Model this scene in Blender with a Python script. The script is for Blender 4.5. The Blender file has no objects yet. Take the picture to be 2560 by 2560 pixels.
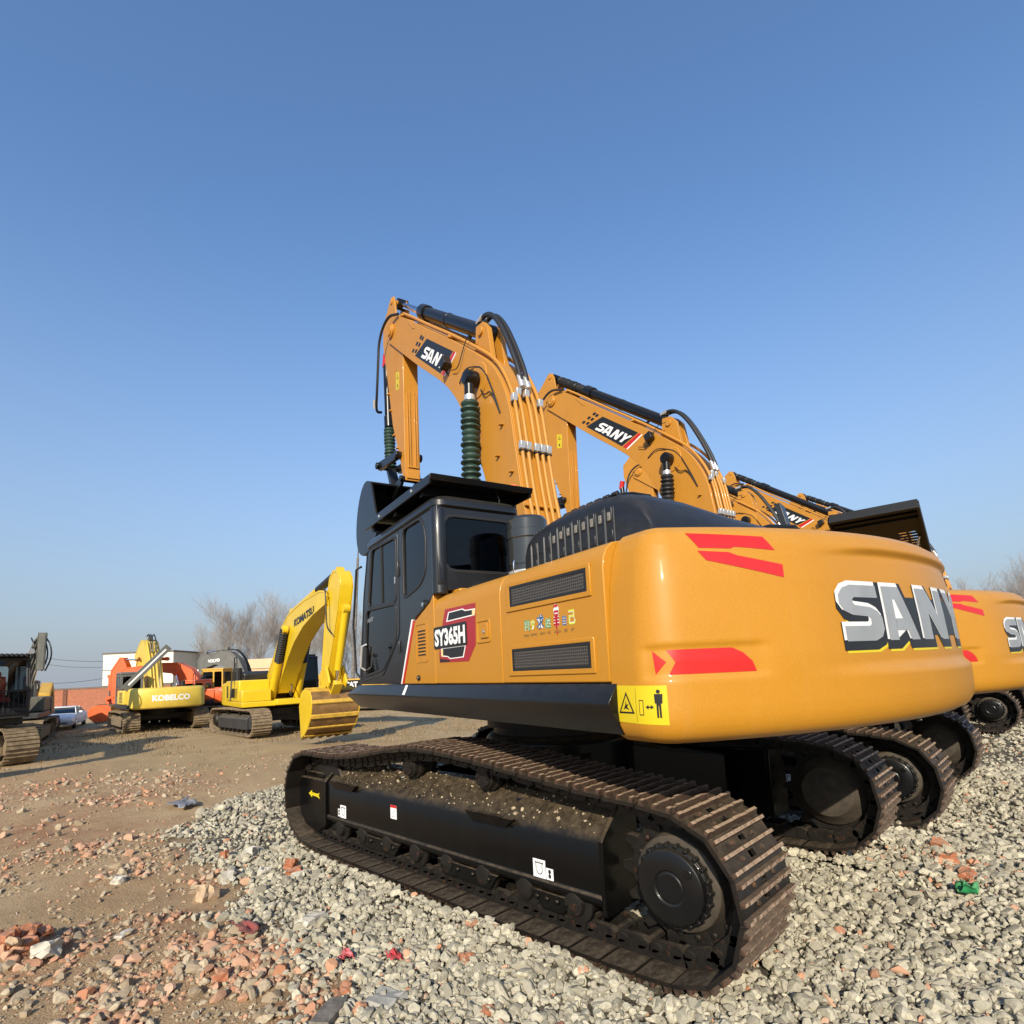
import bpy, bmesh, math, random
import numpy as np
from mathutils import Matrix, Vector
from mathutils.geometry import tessellate_polygon

S = bpy.context.scene
COL = S.collection
PI = math.pi
random.seed(7)
RNG = np.random.default_rng(11)

# ------------------------------------------------------------------ camera
YAW, PITCH, ROLL = math.radians(-45.588), math.radians(6.686), math.radians(-2.718)
CAM = Vector((-3.5931, 4.2245, 1.6563))
_f = Vector((math.cos(PITCH) * math.cos(YAW), math.cos(PITCH) * math.sin(YAW), math.sin(PITCH)))
_r = Vector((math.sin(YAW), -math.cos(YAW), 0))
_u = _r.cross(_f)
_c, _s = math.cos(ROLL), math.sin(ROLL)
_right, _up = _c * _r + _s * _u, -_s * _r + _c * _u
cd = bpy.data.cameras.new("camera")
cd.sensor_width = 36.0
cd.lens = 36.0 * 1410.87 / 2560
cd.shift_y = (1508.33 - 1280) / 2560
cd.clip_start, cd.clip_end = 0.05, 3000
cam = bpy.data.objects.new("camera", cd)
COL.objects.link(cam)
M = Matrix.Identity(4)
for i in range(3):
    M[i][0], M[i][1], M[i][2], M[i][3] = _right[i], _up[i], -_f[i], CAM[i]
cam.matrix_world = M
S.camera = cam

# ------------------------------------------------------------------ sky, sun, exposure
SUN_AZ, SUN_EL = math.radians(126), math.radians(27)
w = bpy.data.worlds.new("World")
S.world = w
w.use_nodes = True
nt = w.node_tree
bg = nt.nodes["Background"]
sky = nt.nodes.new("ShaderNodeTexSky")
sky.sky_type = 'NISHITA'
sky.sun_disc = False
sky.sun_elevation = SUN_EL
sky.sun_rotation = PI / 2 - SUN_AZ
sky.altitude = 0
sky.air_density = 1.2
sky.dust_density = 1.0
sky.ozone_density = 6.0
# the pale winter haze low over the land: the sky fades to grey towards the horizon all the way round
tcw = nt.nodes.new("ShaderNodeTexCoord")
sxw = nt.nodes.new("ShaderNodeSeparateXYZ")
mrw = nt.nodes.new("ShaderNodeMapRange")
mrw.inputs[1].default_value, mrw.inputs[2].default_value, mrw.inputs[3].default_value, mrw.inputs[4].default_value = 0.0, 0.66, 1.0, 0.0
pww = nt.nodes.new("ShaderNodeMath")
pww.operation = 'POWER'
pww.inputs[1].default_value = 1.6
mxw = nt.nodes.new("ShaderNodeMix")
mxw.data_type = 'RGBA'
mxw.inputs[7].default_value = (1.76, 1.98, 2.30, 1)
nt.links.new(tcw.outputs["Generated"], sxw.inputs[0])
nt.links.new(sxw.outputs[2], mrw.inputs[0])
nt.links.new(mrw.outputs[0], pww.inputs[0])
nt.links.new(pww.outputs[0], mxw.inputs[0])
nt.links.new(sky.outputs[0], mxw.inputs[6])
nt.links.new(mxw.outputs[2], bg.inputs[0])
bg.inputs[1].default_value = 0.15
sl = bpy.data.lights.new("sun", 'SUN')
sl.energy = 4.1
sl.angle = math.radians(0.5)
sl.color = (1.0, 0.90, 0.72)
so = bpy.data.objects.new("sun", sl)
COL.objects.link(so)
sv = Vector((math.cos(SUN_AZ) * math.cos(SUN_EL), math.sin(SUN_AZ) * math.cos(SUN_EL), math.sin(SUN_EL)))
so.rotation_euler = sv.to_track_quat('Z', 'Y').to_euler()
so.location = (-20, 20, 30)
S.view_settings.view_transform = 'Standard'
S.view_settings.look = 'None'
S.view_settings.exposure = 0.52
S.view_settings.gamma = 1.0

# ------------------------------------------------------------------ materials
MATS = {}


def N(t, k, **kw):
    n = t.nodes.new(k)
    for a, v in kw.items():
        setattr(n, a, v)
    return n


def pmat(name, col, rough=0.5, metal=0.0, coat=0.0, var=0.0, vscale=8.0, bump=0.0, bscale=60.0, dust=0.0, dustcol=(0.20, 0.155, 0.10), spec=0.5, rust=0.0, streak=0.0, grain=0.0):
    """Principled paint or metal with uneven tone, fine bump, dust lying on upward faces, rust patches and run-off streaks."""
    m = bpy.data.materials.new(name)
    m.use_nodes = True
    t = m.node_tree
    b = t.nodes["Principled BSDF"]
    b.inputs["Roughness"].default_value = rough
    b.inputs["Metallic"].default_value = metal
    b.inputs["Coat Weight"].default_value = coat
    b.inputs["Coat Roughness"].default_value = 0.08
    b.inputs["Specular IOR Level"].default_value = spec
    tc = N(t, "ShaderNodeTexCoord")
    cur = None
    base = (*col, 1)

    def mix(a, bcol, fac_socket, mult=None):
        x = N(t, "ShaderNodeMix", data_type='RGBA')
        if isinstance(a, tuple):
            x.inputs[6].default_value = a
        else:
            t.links.new(a, x.inputs[6])
        x.inputs[7].default_value = bcol
        t.links.new(fac_socket, x.inputs[0])
        return x.outputs[2]

    def ramp(sock, lo, hi, top=1.0):
        r = N(t, "ShaderNodeMapRange")
        r.inputs[1].default_value, r.inputs[2].default_value = lo, hi
        r.inputs[4].default_value = top
        t.links.new(sock, r.inputs[0])
        return r.outputs[0]

    def noise(scale, detail=5.0, rgh=0.6, vec=None):
        n = N(t, "ShaderNodeTexNoise")
        n.inputs["Scale"].default_value = scale
        n.inputs["Detail"].default_value = detail
        n.inputs["Roughness"].default_value = rgh
        t.links.new(vec or tc.outputs["Object"], n.inputs["Vector"])
        return n.outputs["Fac"]
    cur = base
    if var:
        n1 = noise(vscale)
        cur = mix(cur, (*[c * (1 - var) for c in col], 1), ramp(n1, 0.35, 0.7))
    if grain:
        cur = mix(cur, (*[min(1, c * (1 + grain) + .004) for c in col], 1), ramp(noise(230, 2, .5), .45, .75))
        cur = mix(cur, (*[c * (1 - grain) for c in col], 1), ramp(noise(170, 2, .5), .52, .8))
    if streak:
        mp = N(t, "ShaderNodeMapping")
        mp.inputs["Scale"].default_value = (14, 14, 0.7)
        t.links.new(tc.outputs["Object"], mp.inputs[0])
        cur = mix(cur, (*dustcol, 1), ramp(noise(1.0, 4, 0.6, mp.outputs[0]), 0.52, 0.8, streak))
    if rust:
        cur = mix(cur, (0.23, 0.085, 0.035, 1), ramp(noise(22, 6, 0.7), 0.62 - 0.25 * rust, 0.72, min(1, rust + 0.25)))
    if dust:
        g = N(t, "ShaderNodeNewGeometry")
        sx = N(t, "ShaderNodeSeparateXYZ")
        t.links.new(g.outputs["Normal"], sx.inputs[0])
        up = ramp(sx.outputs[2], 0.25, 0.85)
        mu = N(t, "ShaderNodeMath", operation='MULTIPLY')
        t.links.new(up, mu.inputs[0])
        t.links.new(ramp(noise(13, 10, 0.8), 0.32, 0.60, dust), mu.inputs[1])
        cur = mix(cur, (*dustcol, 1), mu.outputs[0])
        r2 = N(t, "ShaderNodeMapRange")
        r2.inputs[3].default_value, r2.inputs[4].default_value = rough, 0.9
        t.links.new(mu.outputs[0], r2.inputs[0])
        t.links.new(r2.outputs[0], b.inputs["Roughness"])
    if isinstance(cur, tuple):
        b.inputs["Base Color"].default_value = cur
    else:
        t.links.new(cur, b.inputs["Base Color"])
    if bump:
        bp = N(t, "ShaderNodeBump")
        bp.inputs["Strength"].default_value = bump
        bp.inputs["Distance"].default_value = 0.004
        t.links.new(noise(bscale, 4, 0.6), bp.inputs["Height"])
        t.links.new(bp.outputs[0], b.inputs["Normal"])
    MATS[name] = m
    return m


def glass(name, tint, rough=0.03):
    m = bpy.data.materials.new(name)
    m.use_nodes = True
    t = m.node_tree
    t.nodes.remove(t.nodes["Principled BSDF"])
    out = t.nodes["Material Output"]
    tr = N(t, "ShaderNodeBsdfTransparent")
    tr.inputs[0].default_value = (*tint, 1)
    gl = N(t, "ShaderNodeBsdfGlossy")
    gl.inputs["Roughness"].default_value = rough
    fr = N(t, "ShaderNodeFresnel")
    fr.inputs[0].default_value = 1.5
    mx = N(t, "ShaderNodeMixShader")
    t.links.new(fr.outputs[0], mx.inputs[0])
    t.links.new(tr.outputs[0], mx.inputs[1])
    t.links.new(gl.outputs[0], mx.inputs[2])
    t.links.new(mx.outputs[0], out.inputs[0])
    MATS[name] = m
    return m


ORANGE = pmat("orange_paint", (0.445, 0.196, 0.0130), 0.50, coat=0.22, spec=0.3, grain=0.13, streak=0.05, var=0.07, vscale=1.6, bump=0.12, bscale=340, dust=0.16, dustcol=(0.5, 0.36, 0.19))
BOOMO = pmat("boom_orange_paint", (0.475, 0.205, 0.018), 0.50, grain=0.12, coat=0.1, var=0.10, vscale=3, bump=0.2, bscale=90, dust=0.2, dustcol=(0.5, 0.36, 0.19), streak=0.12)
BLACKP = pmat("black_paint", (0.006, 0.006, 0.0065), 0.30, coat=0.12, spec=0.35, var=0.2, vscale=5, bump=0.08, bscale=120, dust=0.28, dustcol=(0.10, 0.085, 0.06))
CABB = pmat("cab_black", (0.011, 0.012, 0.014), 0.34, coat=0.15, dust=0.35, dustcol=(0.085, 0.075, 0.06), bump=0.05, bscale=150)
PLAST = pmat("black_plastic", (0.014, 0.0145, 0.016), 0.36, var=0.2, vscale=4, dust=0.25, dustcol=(0.08, 0.075, 0.065), bump=0.1, bscale=200)
FRAMEB = pmat("frame_black", (0.0028, 0.0028, 0.0028), 0.24, coat=0.03, spec=0.28, dust=0.95, dustcol=(0.105, 0.076, 0.044), bump=0.15, bscale=80, streak=0.03)
SHOEM = pmat("track_steel", (0.020, 0.016, 0.013), 0.38, metal=0.25, var=0.5, vscale=14, bump=0.5, bscale=70, dust=0.85, dustcol=(0.118, 0.088, 0.056), rust=0.08)
RIBSIDE = pmat("grouser_side", (0.085, 0.052, 0.034), 0.6, metal=0.15, var=0.7, vscale=30, bump=0.8, bscale=90, rust=0.35, dust=0.5, dustcol=(0.26, 0.19, 0.125))
WORNY = pmat("worn_yellow_plate", (0.60, 0.37, 0.05), 0.6, var=0.4, vscale=9, bump=0.3, bscale=50, rust=0.12)
GROUS = pmat("grouser_rust", (0.46, 0.325, 0.225), 0.55, metal=0.1, var=0.88, vscale=26, bump=0.9, bscale=90, rust=0.5, dust=0.6, dustcol=(0.46, 0.34, 0.23))
CHAINM = pmat("chain_steel", (0.020, 0.017, 0.014), 0.5, metal=0.4, var=0.5, vscale=18, bump=0.4, bscale=60, dust=0.5, dustcol=(0.14, 0.11, 0.08), rust=0.15)
MUDM = pmat("muddy_steel", (0.27, 0.20, 0.12), 0.9, var=0.55, vscale=7, bump=0.9, bscale=26)
RUBBER = pmat("hose_rubber", (0.016, 0.016, 0.017), 0.5, bump=0.1, bscale=200)
BELLG = pmat("green_bellows", (0.020, 0.052, 0.040), 0.55, var=0.25, vscale=12)
CHROME = pmat("chrome", (0.75, 0.75, 0.77), 0.12, metal=1.0)
STEEL = pmat("bright_fitting", (0.66, 0.66, 0.65), 0.35, metal=0.6, var=0.2, vscale=40)
RED = pmat("red_film", (0.50, 0.016, 0.012), 0.30, coat=0.2)
DRED = pmat("dark_red_film", (0.33, 0.016, 0.022), 0.32)
WHITE = pmat("white_film", (0.80, 0.80, 0.79), 0.4)
YELLOW = pmat("sticker_yellow", (0.60, 0.46, 0.012), 0.4)
BLACKF = pmat("black_film", (0.012, 0.012, 0.012), 0.4)
GREYF = pmat("grey_film", (0.055, 0.055, 0.058), 0.4)
LGREY = pmat("letter_silver", (0.33, 0.34, 0.35), 0.35, metal=0.25, var=0.15, vscale=6)
LLIGHT = pmat("letter_white", (0.66, 0.66, 0.65), 0.4)
KOMY = pmat("yellow_paint", (0.70, 0.47, 0.012), 0.38, coat=0.15, var=0.10, vscale=2.5, dust=0.25, dustcol=(0.45, 0.33, 0.15), bump=0.1, bscale=80)
KOBY = pmat("pale_yellow_paint", (0.74, 0.53, 0.075), 0.45, var=0.14, vscale=2.5, dust=0.3, streak=0.2, bump=0.1, bscale=80)
HITO = pmat("red_orange_paint", (0.72, 0.115, 0.028), 0.45, var=0.14, vscale=3, dust=0.3, bump=0.1, bscale=80)
GREYP = pmat("grey_machine_paint", (0.135, 0.135, 0.125), 0.6, var=0.3, vscale=4, dust=0.5, streak=0.3)
DGREEN = pmat("drab_machine_paint", (0.105, 0.105, 0.085), 0.6, var=0.4, vscale=4, dust=0.5, streak=0.3)
DARKM = pmat("dark_machine_paint", (0.035, 0.036, 0.038), 0.5, var=0.3, vscale=4, dust=0.5, streak=0.2)
CATY = pmat("amber_machine_paint", (0.60, 0.35, 0.05), 0.5, var=0.2, vscale=4, dust=0.3)
BUCKM = pmat("worn_bucket_steel", (0.24, 0.135, 0.045), 0.6, var=0.6, vscale=5, bump=0.4, bscale=40, rust=0.5)
GLASSD = glass("cab_glass", (0.20, 0.28, 0.26))
GLASSK = glass("dark_cab_glass", (0.05, 0.055, 0.06))
GLASSC = glass("clear_glass", (0.72, 0.78, 0.78))
SEATM = pmat("seat_fabric", (0.02, 0.02, 0.022), 0.8)
REDSEAT = pmat("red_seat_fabric", (0.62, 0.07, 0.05), 0.8)
TEAL = pmat("cab_trim_green", (0.02, 0.10, 0.085), 0.5)
AMBER = pmat("beacon_amber", (0.80, 0.16, 0.05), 0.15, coat=0.5)
DRUM = pmat("dusty_drum", (0.06, 0.047, 0.033), 0.7, var=0.5, vscale=12, bump=0.4, bscale=60, dust=0.4, dustcol=(0.16, 0.12, 0.075))
CANM = pmat("filter_can", (0.028, 0.030, 0.030), 0.14, coat=0.6)
PINKG = pmat("car_white", (0.80, 0.80, 0.79), 0.5, coat=0.05, spec=0.3)


def grille_mat():
    m = pmat("perforated_sheet", (0.05, 0.046, 0.042), 0.5)
    t = m.node_tree
    b = t.nodes["Principled BSDF"]
    tc = N(t, "ShaderNodeTexCoord")
    mp = N(t, "ShaderNodeMapping")
    mp.inputs["Scale"].default_value = (1, 0.001, 1)
    t.links.new(tc.outputs["Object"], mp.inputs[0])
    v = N(t, "ShaderNodeTexVoronoi")
    v.inputs["Scale"].default_value = 62
    v.inputs["Randomness"].default_value = 0.12
    t.links.new(mp.outputs[0], v.inputs["Vector"])
    r = N(t, "ShaderNodeMapRange")
    r.inputs[1].default_value, r.inputs[2].default_value = 0.30, 0.44
    t.links.new(v.outputs["Distance"], r.inputs[0])
    x = N(t, "ShaderNodeMix", data_type='RGBA')
    x.inputs[6].default_value = (0.004, 0.004, 0.004, 1)
    x.inputs[7].default_value = (0.085, 0.075, 0.065, 1)
    t.links.new(r.outputs[0], x.inputs[0])
    t.links.new(x.outputs[2], b.inputs["Base Color"])
    return m


GRILLE = grille_mat()


# ------------------------------------------------------------------ mesh builder
class MB:
    def __init__(self):
        self.v, self.f, self.m = [], [], []

    def add(self, vs, fs, mi=0):
        o = len(self.v)
        self.v += [tuple(p) for p in vs]
        for f in fs:
            self.f.append(tuple(i + o for i in f))
            self.m.append(mi)
        return self

    def box(self, c, s, rot=None, mi=0):
        hx, hy, hz = s[0] / 2, s[1] / 2, s[2] / 2
        vs = [Vector((x, y, z)) for x in (-hx, hx) for y in (-hy, hy) for z in (-hz, hz)]
        if rot is not None:
            vs = [rot @ p for p in vs]
        c = Vector(c)
        return self.add([p + c for p in vs], [(0, 1, 3, 2), (4, 6, 7, 5), (0, 4, 5, 1), (2, 3, 7, 6), (0, 2, 6, 4), (1, 5, 7, 3)], mi)

    def bx(self, x0, x1, y0, y1, z0, z1, mi=0):
        return self.box(((x0 + x1) / 2, (y0 + y1) / 2, (z0 + z1) / 2), (abs(x1 - x0), abs(y1 - y0), abs(z1 - z0)), None, mi)

    def prism(self, pts, a, b, ax='y', mi=0):
        """closed 2D outline pushed from a to b along ax; outline is (x,z) for y, (y,z) for x, (x,y) for z"""
        def P(p, t):
            return (p[0], t, p[1]) if ax == 'y' else (t, p[0], p[1]) if ax == 'x' else (p[0], p[1], t)
        n = len(pts)
        vs = [P(p, a) for p in pts] + [P(p, b) for p in pts]
        fs = [tuple(range(n)), tuple(range(2 * n - 1, n - 1, -1))] + [(i, i + n, (i + 1) % n + n, (i + 1) % n) for i in range(n)]
        return self.add(vs, fs, mi)

    def ring(self, outer, inner, a, b, ax='y', mi=0):
        """frame between two outlines of equal point count"""
        def P(p, t):
            return (p[0], t, p[1]) if ax == 'y' else (t, p[0], p[1]) if ax == 'x' else (p[0], p[1], t)
        n = len(outer)
        vs = [P(p, a) for p in outer] + [P(p, a) for p in inner] + [P(p, b) for p in outer] + [P(p, b) for p in inner]
        fs = []
        for i in range(n):
            j = (i + 1) % n
            fs += [(i, j, j + n, i + n), (i + 2 * n, i + 3 * n, j + 3 * n, j + 2 * n), (i, i + 2 * n, j + 2 * n, j), (i + n, j + n, j + 3 * n, i + 3 * n)]
        return self.add(vs, fs, mi)

    def tube(self, path, r, n=8, mi=0, caps=True):
        P = [Vector(p) for p in path]
        k = len(P)
        rs = r if isinstance(r, (list, tuple)) else [r] * k
        vs, fs = [], []
        ref = None
        for i in range(k):
            t = (P[min(i + 1, k - 1)] - P[max(i - 1, 0)])
            if t.length < 1e-9:
                t = Vector((0, 0, 1))
            t.normalize()
            if ref is None:
                ref = Vector((0, 0, 1)) if abs(t.z) < 0.9 else Vector((1, 0, 0))
            a = (ref - t * ref.dot(t))
            if a.length < 1e-6:
                a = t.orthogonal()
            a.normalize()
            ref = a
            b = t.cross(a)
            for j in range(n):
                q = 2 * PI * j / n
                vs.append(P[i] + (a * math.cos(q) + b * math.sin(q)) * rs[i])
        for i in range(k - 1):
            for j in range(n):
                j2 = (j + 1) % n
                fs.append((i * n + j, i * n + j2, (i + 1) * n + j2, (i + 1) * n + j))
        if caps:
            fs += [tuple(range(n - 1, -1, -1)), tuple(range((k - 1) * n, k * n))]
        return self.add(vs, fs, mi)

    def cyl(self, p0, p1, r0, r1=None, n=20, mi=0):
        return self.tube([p0, p1], [r0, r1 if r1 is not None else r0], n, mi)

    def lathe(self, p0, d, prof, n=24, mi=0):
        """profile [(along, radius)] turned about the line from p0 in direction d"""
        d = Vector(d).normalized()
        P = [Vector(p0) + d * a for a, _ in prof]
        a = d.orthogonal().normalized()
        b = d.cross(a)
        vs = [P[i] + (a * math.cos(2 * PI * j / n) + b * math.sin(2 * PI * j / n)) * max(prof[i][1], 1e-4) for i in range(len(prof)) for j in range(n)]
        fs = [(i * n + j, i * n + (j + 1) % n, (i + 1) * n + (j + 1) % n, (i + 1) * n + j) for i in range(len(prof) - 1) for j in range(n)]
        fs += [tuple(range(n - 1, -1, -1)), tuple(range((len(prof) - 1) * n, len(prof) * n))]
        return self.add(vs, fs, mi)

    def loft(self, rings, caps=True, mi=0):
        n = len(rings[0])
        vs = [p for r in rings for p in r]
        fs = [(i * n + j, i * n + (j + 1) % n, (i + 1) * n + (j + 1) % n, (i + 1) * n + j) for i in range(len(rings) - 1) for j in range(n)]
        if caps:
            fs += [tuple(range(n - 1, -1, -1)), tuple(range((len(rings) - 1) * n, len(rings) * n))]
        return self.add(vs, fs, mi)

    def sphere(self, c, r, n=12, mi=0, sc=(1, 1, 1)):
        rings = []
        for i in range(1, n):
            a = PI * i / n
            rings.append([(c[0] + r * sc[0] * math.sin(a) * math.cos(2 * PI * j / (2 * n)), c[1] + r * sc[1] * math.sin(a) * math.sin(2 * PI * j / (2 * n)), c[2] + r * sc[2] * math.cos(a)) for j in range(2 * n)])
        return self.loft(rings, True, mi)

    def mesh(self, name, mats, angle=38, fix=True):
        me = bpy.data.meshes.new(name)
        me.from_pydata(self.v, [], self.f)
        mats = mats if isinstance(mats, (list, tuple)) else [mats]
        for m in mats:
            me.materials.append(m)
        me.polygons.foreach_set("material_index", self.m)
        if fix:
            bm = bmesh.new()
            bm.from_mesh(me)
            bmesh.ops.recalc_face_normals(bm, faces=bm.faces)
            bm.to_mesh(me)
            bm.free()
        if angle:
            me.polygons.foreach_set("use_smooth", [True] * len(me.polygons))
            me.set_sharp_from_angle(angle=math.radians(angle))
        me.update()
        return me

    def build(self, name, mats, parent=None, bevel=0.0, seg=2, angle=38, fix=True, rot=None):
        o = bpy.data.objects.new(name, self.mesh(name, mats, angle, fix))
        COL.objects.link(o)
        if parent is not None:
            o.parent = parent
        if rot is not None:
            o.matrix_local = rot
        if bevel:
            b = o.modifiers.new("bevel", 'BEVEL')
            b.width, b.segments, b.limit_method, b.angle_limit = bevel, seg, 'ANGLE', math.radians(35)
            b.harden_normals = False
        return o


def pieces(mb, name, mats, parent, bevel=0.0, seg=2, angle=38, rot=None, gap=.004):
    """build each separate piece of mb (touching boxes count as one) as an object of its own"""
    n = len(mb.v)
    up_ = list(range(n))

    def root_(i):
        while up_[i] != i:
            up_[i] = up_[up_[i]]
            i = up_[i]
        return i
    for f in mb.f:
        a = root_(f[0])
        for i in f[1:]:
            up_[root_(i)] = a
    grp = {}
    for fi, f in enumerate(mb.f):
        grp.setdefault(root_(f[0]), []).append(fi)
    G = []
    for fl in grp.values():
        vs = [mb.v[i] for fi in fl for i in mb.f[fi]]
        G.append([fl, [min(p[k] for p in vs) - gap for k in range(3)], [max(p[k] for p in vs) + gap for k in range(3)]])
    if len(G) < 60 and gap > 0:
        merged = True
        while merged:
            merged = False
            for i in range(len(G)):
                for j in range(i + 1, len(G)):
                    if all(G[i][1][k] <= G[j][2][k] and G[j][1][k] <= G[i][2][k] for k in range(3)):
                        G[i][0] += G[j][0]
                        G[i][1] = [min(a, b) for a, b in zip(G[i][1], G[j][1])]
                        G[i][2] = [max(a, b) for a, b in zip(G[i][2], G[j][2])]
                        G.pop(j)
                        merged = True
                        break
                if merged:
                    break
    out = []
    for fl, lo, hi in G:
        q = MB()
        ix = {}
        for fi in fl:
            t = []
            for i in mb.f[fi]:
                if i not in ix:
                    ix[i] = len(q.v)
                    q.v.append(mb.v[i])
                t.append(ix[i])
            q.f.append(tuple(t))
            q.m.append(mb.m[fi])
        out.append(q.build(name, mats, parent, bevel, seg, angle, True, rot))
    return out


def tag(o, label=None, cat=None, group=None, kind=None):
    for k, v in (("label", label), ("category", cat), ("group", group), ("kind", kind)):
        if v:
            o[k] = v
    return o


def empty(name, loc=(0, 0, 0), rz=0.0, label=None, cat=None, group=None):
    o = bpy.data.objects.new(name, None)
    o.location = loc
    o.rotation_euler = (0, 0, rz)
    o.empty_display_size = 0.3
    COL.objects.link(o)
    return tag(o, label, cat, group)


def copy_tree(o, parent=None):
    c = o.copy()
    COL.objects.link(c)
    if parent is not None:
        c.parent = parent
    for ch in list(o.children):
        copy_tree(ch, c)
    return c


def text2d(s, bold=0.0):
    """(verts, faces) of a flat word, fitted to the unit box"""
    cu = bpy.data.curves.new("word", 'FONT')
    cu.body = s
    cu.fill_mode = 'FRONT'
    cu.offset = bold
    cu.resolution_u = 3
    ob = bpy.data.objects.new("word", cu)
    COL.objects.link(ob)
    dg = bpy.context.evaluated_depsgraph_get()
    dg.update()
    me = bpy.data.meshes.new_from_object(ob.evaluated_get(dg))
    vs = [(v.co.x, v.co.y) for v in me.vertices]
    fs = [tuple(p.vertices) for p in me.polygons]
    bpy.data.objects.remove(ob)
    bpy.data.curves.remove(cu)
    bpy.data.meshes.remove(me)
    if not vs:
        return [], []
    x0, x1 = min(p[0] for p in vs), max(p[0] for p in vs)
    y0, y1 = min(p[1] for p in vs), max(p[1] for p in vs)
    return [((p[0] - x0) / (x1 - x0), (p[1] - y0) / max(y1 - y0, 1e-6)) for p in vs], fs


def rectpts(x0, x1, y0, y1, r=0.0, n=4):
    if r <= 0:
        return [(x0, y0), (x1, y0), (x1, y1), (x0, y1)]
    out = []
    for cx, cy, a in ((x1 - r, y0 + r, -PI / 2), (x1 - r, y1 - r, 0), (x0 + r, y1 - r, PI / 2), (x0 + r, y0 + r, PI)):
        for i in range(n + 1):
            q = a + PI / 2 * i / n
            out.append((cx + r * math.cos(q), cy + r * math.sin(q)))
    return out


def grow(pts, d):
    """offset a simple outline outwards by d (mitred)"""
    n = len(pts)
    A = sum(pts[i][0] * pts[(i + 1) % n][1] - pts[(i + 1) % n][0] * pts[i][1] for i in range(n))
    sg = 1 if A > 0 else -1
    out = []
    for i in range(n):
        p0, p1, p2 = (Vector(pts[i - 1]), Vector(pts[i]), Vector(pts[(i + 1) % n]))
        e1, e2 = (p1 - p0), (p2 - p1)
        if e1.length < 1e-9 or e2.length < 1e-9:
            out.append(tuple(p1))
            continue
        e1.normalize()
        e2.normalize()
        n1, n2 = Vector((e1.y, -e1.x)) * sg, Vector((e2.y, -e2.x)) * sg
        b = n1 + n2
        k = b.length_squared / 2
        b = b / max(k, 0.35)
        out.append(tuple(p1 + b * d))
    return out


def chaikin(pts, k=2, closed=True):
    for _ in range(k):
        out = []
        n = len(pts)
        for i in range(n if closed else n - 1):
            a, b = pts[i], pts[(i + 1) % n]
            out += [tuple(a[j] * 0.75 + b[j] * 0.25 for j in range(len(a))), tuple(a[j] * 0.25 + b[j] * 0.75 for j in range(len(a)))]
        if not closed:
            out = [pts[0]] + out + [pts[-1]]
        pts = out
    return pts


def smooth(x, a, b):
    t = min(1, max(0, (x - a) / (b - a)))
    return t * t * (3 - 2 * t)


# block letters of the maker's word, unit height
GLYPH = {
    'S': [(1.0, 1.0), (0.32, 1.0), (0.13, 0.94), (0.02, 0.82), (0.01, 0.66), (0.10, 0.53), (0.27, 0.46), (0.67, 0.43), (0.72, 0.39), (0.72, 0.31), (0.67, 0.265), (0.05, 0.265), (0.05, 0.0), (0.76, 0.0), (0.95, 0.07), (1.04, 0.21), (1.03, 0.42), (0.93, 0.53), (0.76, 0.60), (0.38, 0.635), (0.33, 0.67), (0.33, 0.735), (0.38, 0.775), (1.0, 0.775)],
    'A': [(0.0, 0.0), (0.03, 1.0), (0.56, 1.0), (1.0, 0.0), (0.70, 0.0), (0.63, 0.18), (0.29, 0.18), (0.29, 0.40), (0.53, 0.40), (0.37, 0.76), (0.30, 0.76), (0.285, 0.40), (0.28, 0.18), (0.28, 0.0)],
    'N': [(0.0, 0.0), (0.0, 1.0), (0.32, 1.0), (0.69, 0.45), (0.69, 1.0), (0.99, 1.0), (0.99, 0.0), (0.69, 0.0), (0.30, 0.58), (0.30, 0.0)],
    'Y': [(0.35, 0.0), (0.35, 0.40), (0.0, 1.0), (0.33, 1.0), (0.51, 0.66), (0.70, 1.0), (1.02, 1.0), (0.66, 0.40), (0.66, 0.0)],
}
# ================================================================== the big orange excavator
SLEW = math.radians(-13.72)
UP = Matrix.Rotation(SLEW, 4, 'Z')

# outline of a track chain seen from the side (x forward, z up): tips of the shoe ribs
LOOP = [(2.10, .955), (1.70, .945), (1.41, .952), (1.14, .978), (.77, 1.035), (.48, 1.085), (.23, 1.108), (-.02, 1.110), (-.31, 1.092), (-.62, 1.066), (-.90, 1.036), (-1.19, 1.004), (-1.5, .972), (-1.77, .955), (-1.98, .940),
        (-2.16, .90), (-2.30, .81), (-2.395, .66), (-2.435, .49), (-2.405, .31), (-2.32, .155), (-2.17, .055), (-2.0, .012), (-1.0, .0), (0, .0), (1.0, .0), (2.0, .005), (2.20, .05), (2.36, .14), (2.46, .27), (2.505, .43), (2.475, .64), (2.38, .80), (2.26, .905)]


def loop_frames(loop, n):
    """n evenly spaced (x, z, angle) along the closed outline"""
    P = [Vector(p) for p in chaikin(loop, 2)]
    L = [0]
    for i in range(len(P)):
        L.append(L[-1] + (P[(i + 1) % len(P)] - P[i]).length)
    T = L[-1]

    def at(s):
        s %= T
        lo, hi = 0, len(P)
        while hi - lo > 1:
            m = (lo + hi) // 2
            if L[m] <= s:
                lo = m
            else:
                hi = m
        k = (s - L[lo]) / max(L[lo + 1] - L[lo], 1e-9)
        return P[lo].lerp(P[(lo + 1) % len(P)], k)
    out = []
    for k in range(n):
        a, b = at(T * (k - .5) / n), at(T * (k + .5) / n)
        m = (a + b) / 2
        t = b - a
        out.append((m.x, m.y, math.atan2(t.y, t.x), t.length))
    return out


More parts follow.
